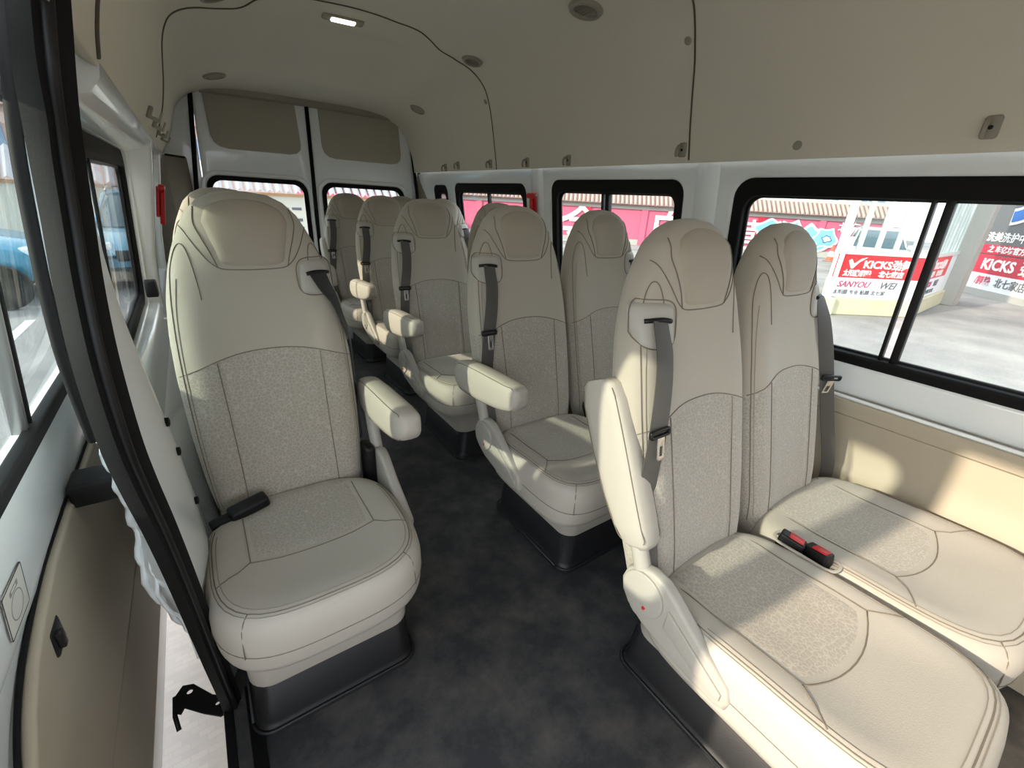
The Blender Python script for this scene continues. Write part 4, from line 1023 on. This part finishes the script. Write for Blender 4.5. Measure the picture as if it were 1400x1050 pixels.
tag(link('pillar', bm_mesh('pillar', bm, concrete)), 'square pale grey pillar between the glazed booth and the dark shop front', 'pillar')

# ---- cars
def car(lab, loc, rz, body, suv=True, detail='car'):
    t = thing('car', lab, 'car', loc); t.rotation_euler = (0, 0, rz)
    bp = mat('car_paint_'+str(len(MATS)), body, .25, coat=.6, metal=.2, var=.01)
    cg = MATS.get('car_glass') or mat('car_glass', srgb(60, 84, 96), .08, var=.01)
    # body: lofted sections along the length (x), front at +x
    low = [(-2.25, .55, .80, .78), (-2.2, .35, .95, .86), (-1.9, .28, 1.02, .90), (-1.0, .25, 1.04, .92), (0, .25, 1.03, .92), (.9, .25, 1.00, .92), (1.5, .28, .95, .90), (2.05, .32, .84, .86), (2.28, .42, .70, .74), (2.32, .5, .62, .66)]
    rg = []
    for x, z0, z1, hw in low:
        rg.append([Vector((x, y, z)) for y, z in ((-hw*.92, z0), (-hw, z0+.12), (-hw, (z0+z1)/2), (-hw*.97, z1-.06), (-hw*.86, z1), (hw*.86, z1), (hw*.97, z1-.06), (hw, (z0+z1)/2), (hw, z0+.12), (hw*.92, z0))])
    loft('body', rg, bp, parent=t, ang=35)
    top = [(-2.05, 1.0, 1.06, .74, .78), (-1.75, 1.0, 1.52, .60, .80), (-1.2, 1.02, 1.62, .62, .80), (-.3, 1.02, 1.64, .63, .80), (.35, 1.0, 1.56, .62, .80), (.95, .99, 1.16, .70, .80), (1.15, .98, 1.0, .74, .78)]
    rg = [[Vector((x, y, z)) for y, z in ((-w2, z0), (-(w1+w2)/2-.02, (z0+z1)/2), (-w1, z1-.05), (-w1*.85, z1), (w1*.85, z1), (w1, z1-.05), ((w1+w2)/2+.02, (z0+z1)/2), (w2, z0))] for x, z0, z1, w1, w2 in top]
    loft('cabin_glass', rg, cg, parent=t, ang=35)
    rg = [[Vector((x, y, z+.012)) for y, z in ((-w1-.01, z1-.07), (-w1*.85, z1), (w1*.85, z1), (w1+.01, z1-.07), (w1*.8, z1-.10), (-w1*.8, z1-.10))] for x, z0, z1, w1, w2 in top[1:5]]
    loft('roof', rg, bp, parent=t, ang=35)
    for s in (-1, 1):
        for P in ([(-1.95, 1.02), (-1.62, 1.56)], [(-.35, 1.02), (-.33, 1.6)], [(1.05, 1.0), (.36, 1.55)], [(-1.2, 1.02), (-1.15, 1.58)]):
            tube('window_post', [(x, s*(.80 if z < 1.2 else .635), z) for x, z in P], .03, bp, t, 6)
        tube('roof_rail', [(-1.5, s*.60, 1.60), (-1.3, s*.60, 1.67), (.1, s*.60, 1.67), (.3, s*.60, 1.60)], .018, alu, t, 6)
        for wx in (-1.38, 1.42):
            w_ = child('wheel', lathe_mesh('tyre', [(.20, -.10), (.32, -.11), (.345, -.07), (.345, .07), (.32, .11), (.20, .10)], rubber, 28), t, (wx, s*.84, .345), (pi/2, 0, 0))
            child('wheel_rim', lathe_mesh('wheel_rim', [(.215, -.07), (.215, .105), (.19, .108), (.17, .07), (.05, .06), (.03, .09)], blackp, 24), w_)
            for q in range(10):
                a = q*2*pi/10; bm = bmesh.new(); add_box(bm, (.03, -.016, .07), (.205, .016, .10), .006, 1, Matrix.Rotation(a, 4, 'Z')); add_box(bm, (.03, -.016, -.10), (.205, .016, -.07), .006, 1, Matrix.Rotation(a, 4, 'Z')) if s > 0 else None
                child('wheel_spoke', bm_mesh('wheel_spoke', bm, alu), w_, (0, 0, 0), (pi if s > 0 else 0, 0, 0) if s < 0 else (0, 0, 0))
        bm = bmesh.new(); add_box(bm, (2.0, s*.62-.16, .68), (2.27, s*.62+.16, .82), .04, 2); link('headlamp', bm_mesh('headlamp', bm, mat('lamp_clear', srgb(220, 230, 235), .1)), t)
        bm = bmesh.new(); add_box(bm, (.75, s*.93-.09, .98), (.95, s*.93+.09, 1.12), .03, 2); link('wing_mirror', bm_mesh('wing_mirror', bm, bp), t)
    bm = bmesh.new(); add_box(bm, (2.2, -.42, .52), (2.335, .42, .70), .02, 2); link('grille', bm_mesh('grille', bm, blackp), t)
    return t
car('teal SUV parked in front of the pale fence, seen through the open door window', (-4.1, 10.5, GZ), radians(-6), srgb(44, 128, 158))
car('silver blue car parked behind the teal one, seen through the left body window', (-.62, 12.4, GZ), radians(-92), srgb(96, 146, 172))
car('white off-road car parked behind the glazed booth', (21.5, 6.6, GZ), radians(205), srgb(226, 228, 228))

# motorcycle in front of the teal car
mt = thing('motorcycle', 'dark motorcycle standing in front of the teal SUV', 'motorcycle', (-3.0, 9.0, GZ)); mt.rotation_euler = (0, 0, radians(12))
for wx in (-.68, .68):
    w_ = child('wheel', lathe_mesh('tyre', [(.24, -.05), (.30, -.06), (.32, 0), (.30, .06), (.24, .05)], rubber, 24), mt, (wx, 0, .32), (pi/2, 0, 0))
    for q in range(6):
        bm = bmesh.new(); add_box(bm, (-.24, -.01, -.01), (.24, .01, .01), 0, 1, Matrix.Rotation(q*pi/6, 4, 'Z')); child('wheel_spoke', bm_mesh('wheel_spoke', bm, alu), w_)
tube('frame', [(.68, 0, .32), (.45, 0, .85), (.38, 0, 1.0)], .028, alu, mt)
tube('frame', [(.42, 0, .85), (.1, 0, .45), (-.3, 0, .42), (-.68, 0, .32)], .03, blackp, mt)
bm = bmesh.new(); add_box(bm, (-.18, -.13, .30), (.22, .13, .58), .05, 2); link('engine', bm_mesh('engine', bm, alu), mt)
bm = bmesh.new(); add_box(bm, (-.05, -.14, .66), (.40, .14, .90), .08, 3); link('fuel_tank', bm_mesh('fuel_tank', bm, bluem), mt)
bm = bmesh.new(); add_box(bm, (-.75, -.12, .70), (0, .12, .80), .05, 3); link('seat', bm_mesh('seat', bm, blackp), mt)
tube('handlebar', [(.30, -.36, 1.04), (.38, -.15, 1.0), (.38, .15, 1.0), (.30, .36, 1.04)], .015, blackp, mt)
tube('exhaust', [(.1, -.16, .32), (-.3, -.18, .28), (-.8, -.2, .34)], .035, alu, mt)
# cream wall behind the van
rw = thing('rear_yard_wall', 'cream rendered wall with grey tiled top seen through the rear windows', 'wall', (1, 14.5, GZ))
rt_ = Matrix.Translation((-1, -14.5, -GZ))
vbox('wall_panel', rt_ @ vframe((-12, 14.5), (6.2, 14.5)), (0, GZ, -.3), (18.2, 1.06, 0), palewall, rw)
vbox('orange_band', rt_ @ vframe((-12, 14.5), (6.2, 14.5)), (0, 1.0, -.3), (18.2, 1.08, .02), mat('terracotta_band', srgb(206, 160, 120), .8), rw)
bm = bmesh.new(); Mx = rt_ @ vframe((-12, 14.5), (6.2, 14.5))
for k in range(78):
    x = .1+k*.23; a = [Vector((x-.09, 1.08, .35)), Vector((x, 1.16, .36)), Vector((x+.09, 1.08, .35))]; b = [q+Vector((0, .62, -.6)) for q in a]
    vs = [bm.verts.new(Mx @ q) for q in a+b]; bm.faces.new((vs[0], vs[1], vs[4], vs[3])); bm.faces.new((vs[1], vs[2], vs[5], vs[4]))
o = link('roof_tile', bm_mesh('roof_tile', bm, mat('grey_roof_tile', srgb(176, 172, 176), .8, var=.12), smooth=False), rw); o['kind'] = 'stuff'
# painted black block sign on it
for (x, z, w_, h_) in ((14.1, .55, .26, .12), (14.05, .62, .05, .10), (14.32, .62, .05, .10), (14.45, .66, .25, .07), (14.15, .35, .1, .16), (14.3, .25, .22, .10), (14.5, .36, .2, .08), (14.55, .05, .2, .08)):
    vbox('painted_block', rt_ @ vframe((-12, 14.5), (6.2, 14.5)), (x, z, 0), (x+w_, z+h_, .01), ptgrey, rw)
# low houses beyond the cream wall, left
h = thing('house_row', 'row of pinkish houses beyond the cream wall on the left', 'building', (-6, 22, GZ))
HM = Matrix.Translation((6, -22, -GZ)) @ vframe((-14, 22), (4, 22))
pinkw = mat('pinkish_render', srgb(196, 168, 158), .9, var=.1)
vbox('house_wall', HM, (0, GZ, -4), (18, 3.1, 0), pinkw, h); vbox('roof_slab', HM, (-.3, 3.1, -4.2), (18.3, 3.4, .4), tilem, h)
for k in range(9): vbox('window_pane', HM, (.6+k*2, 1.7, -.02), (1.7+k*2, 2.7, .04), bgglass, h)
# painted parking lines on the ground left of the van
for i, (x, y) in enumerate(((-1.2, 6.2), (-2.0, 6.2), (-2.8, 6.2))):
    o = box('parking_line', (x-.05, y-2.2, GZ), (x+.05, y+2.2, GZ+.004), ptwhite, bev=0)
    tag(o, ['white parking line nearest to the van', 'middle one of the three white parking lines', 'white parking line farthest from the van'][i], 'line', 'parking lines on the ground')
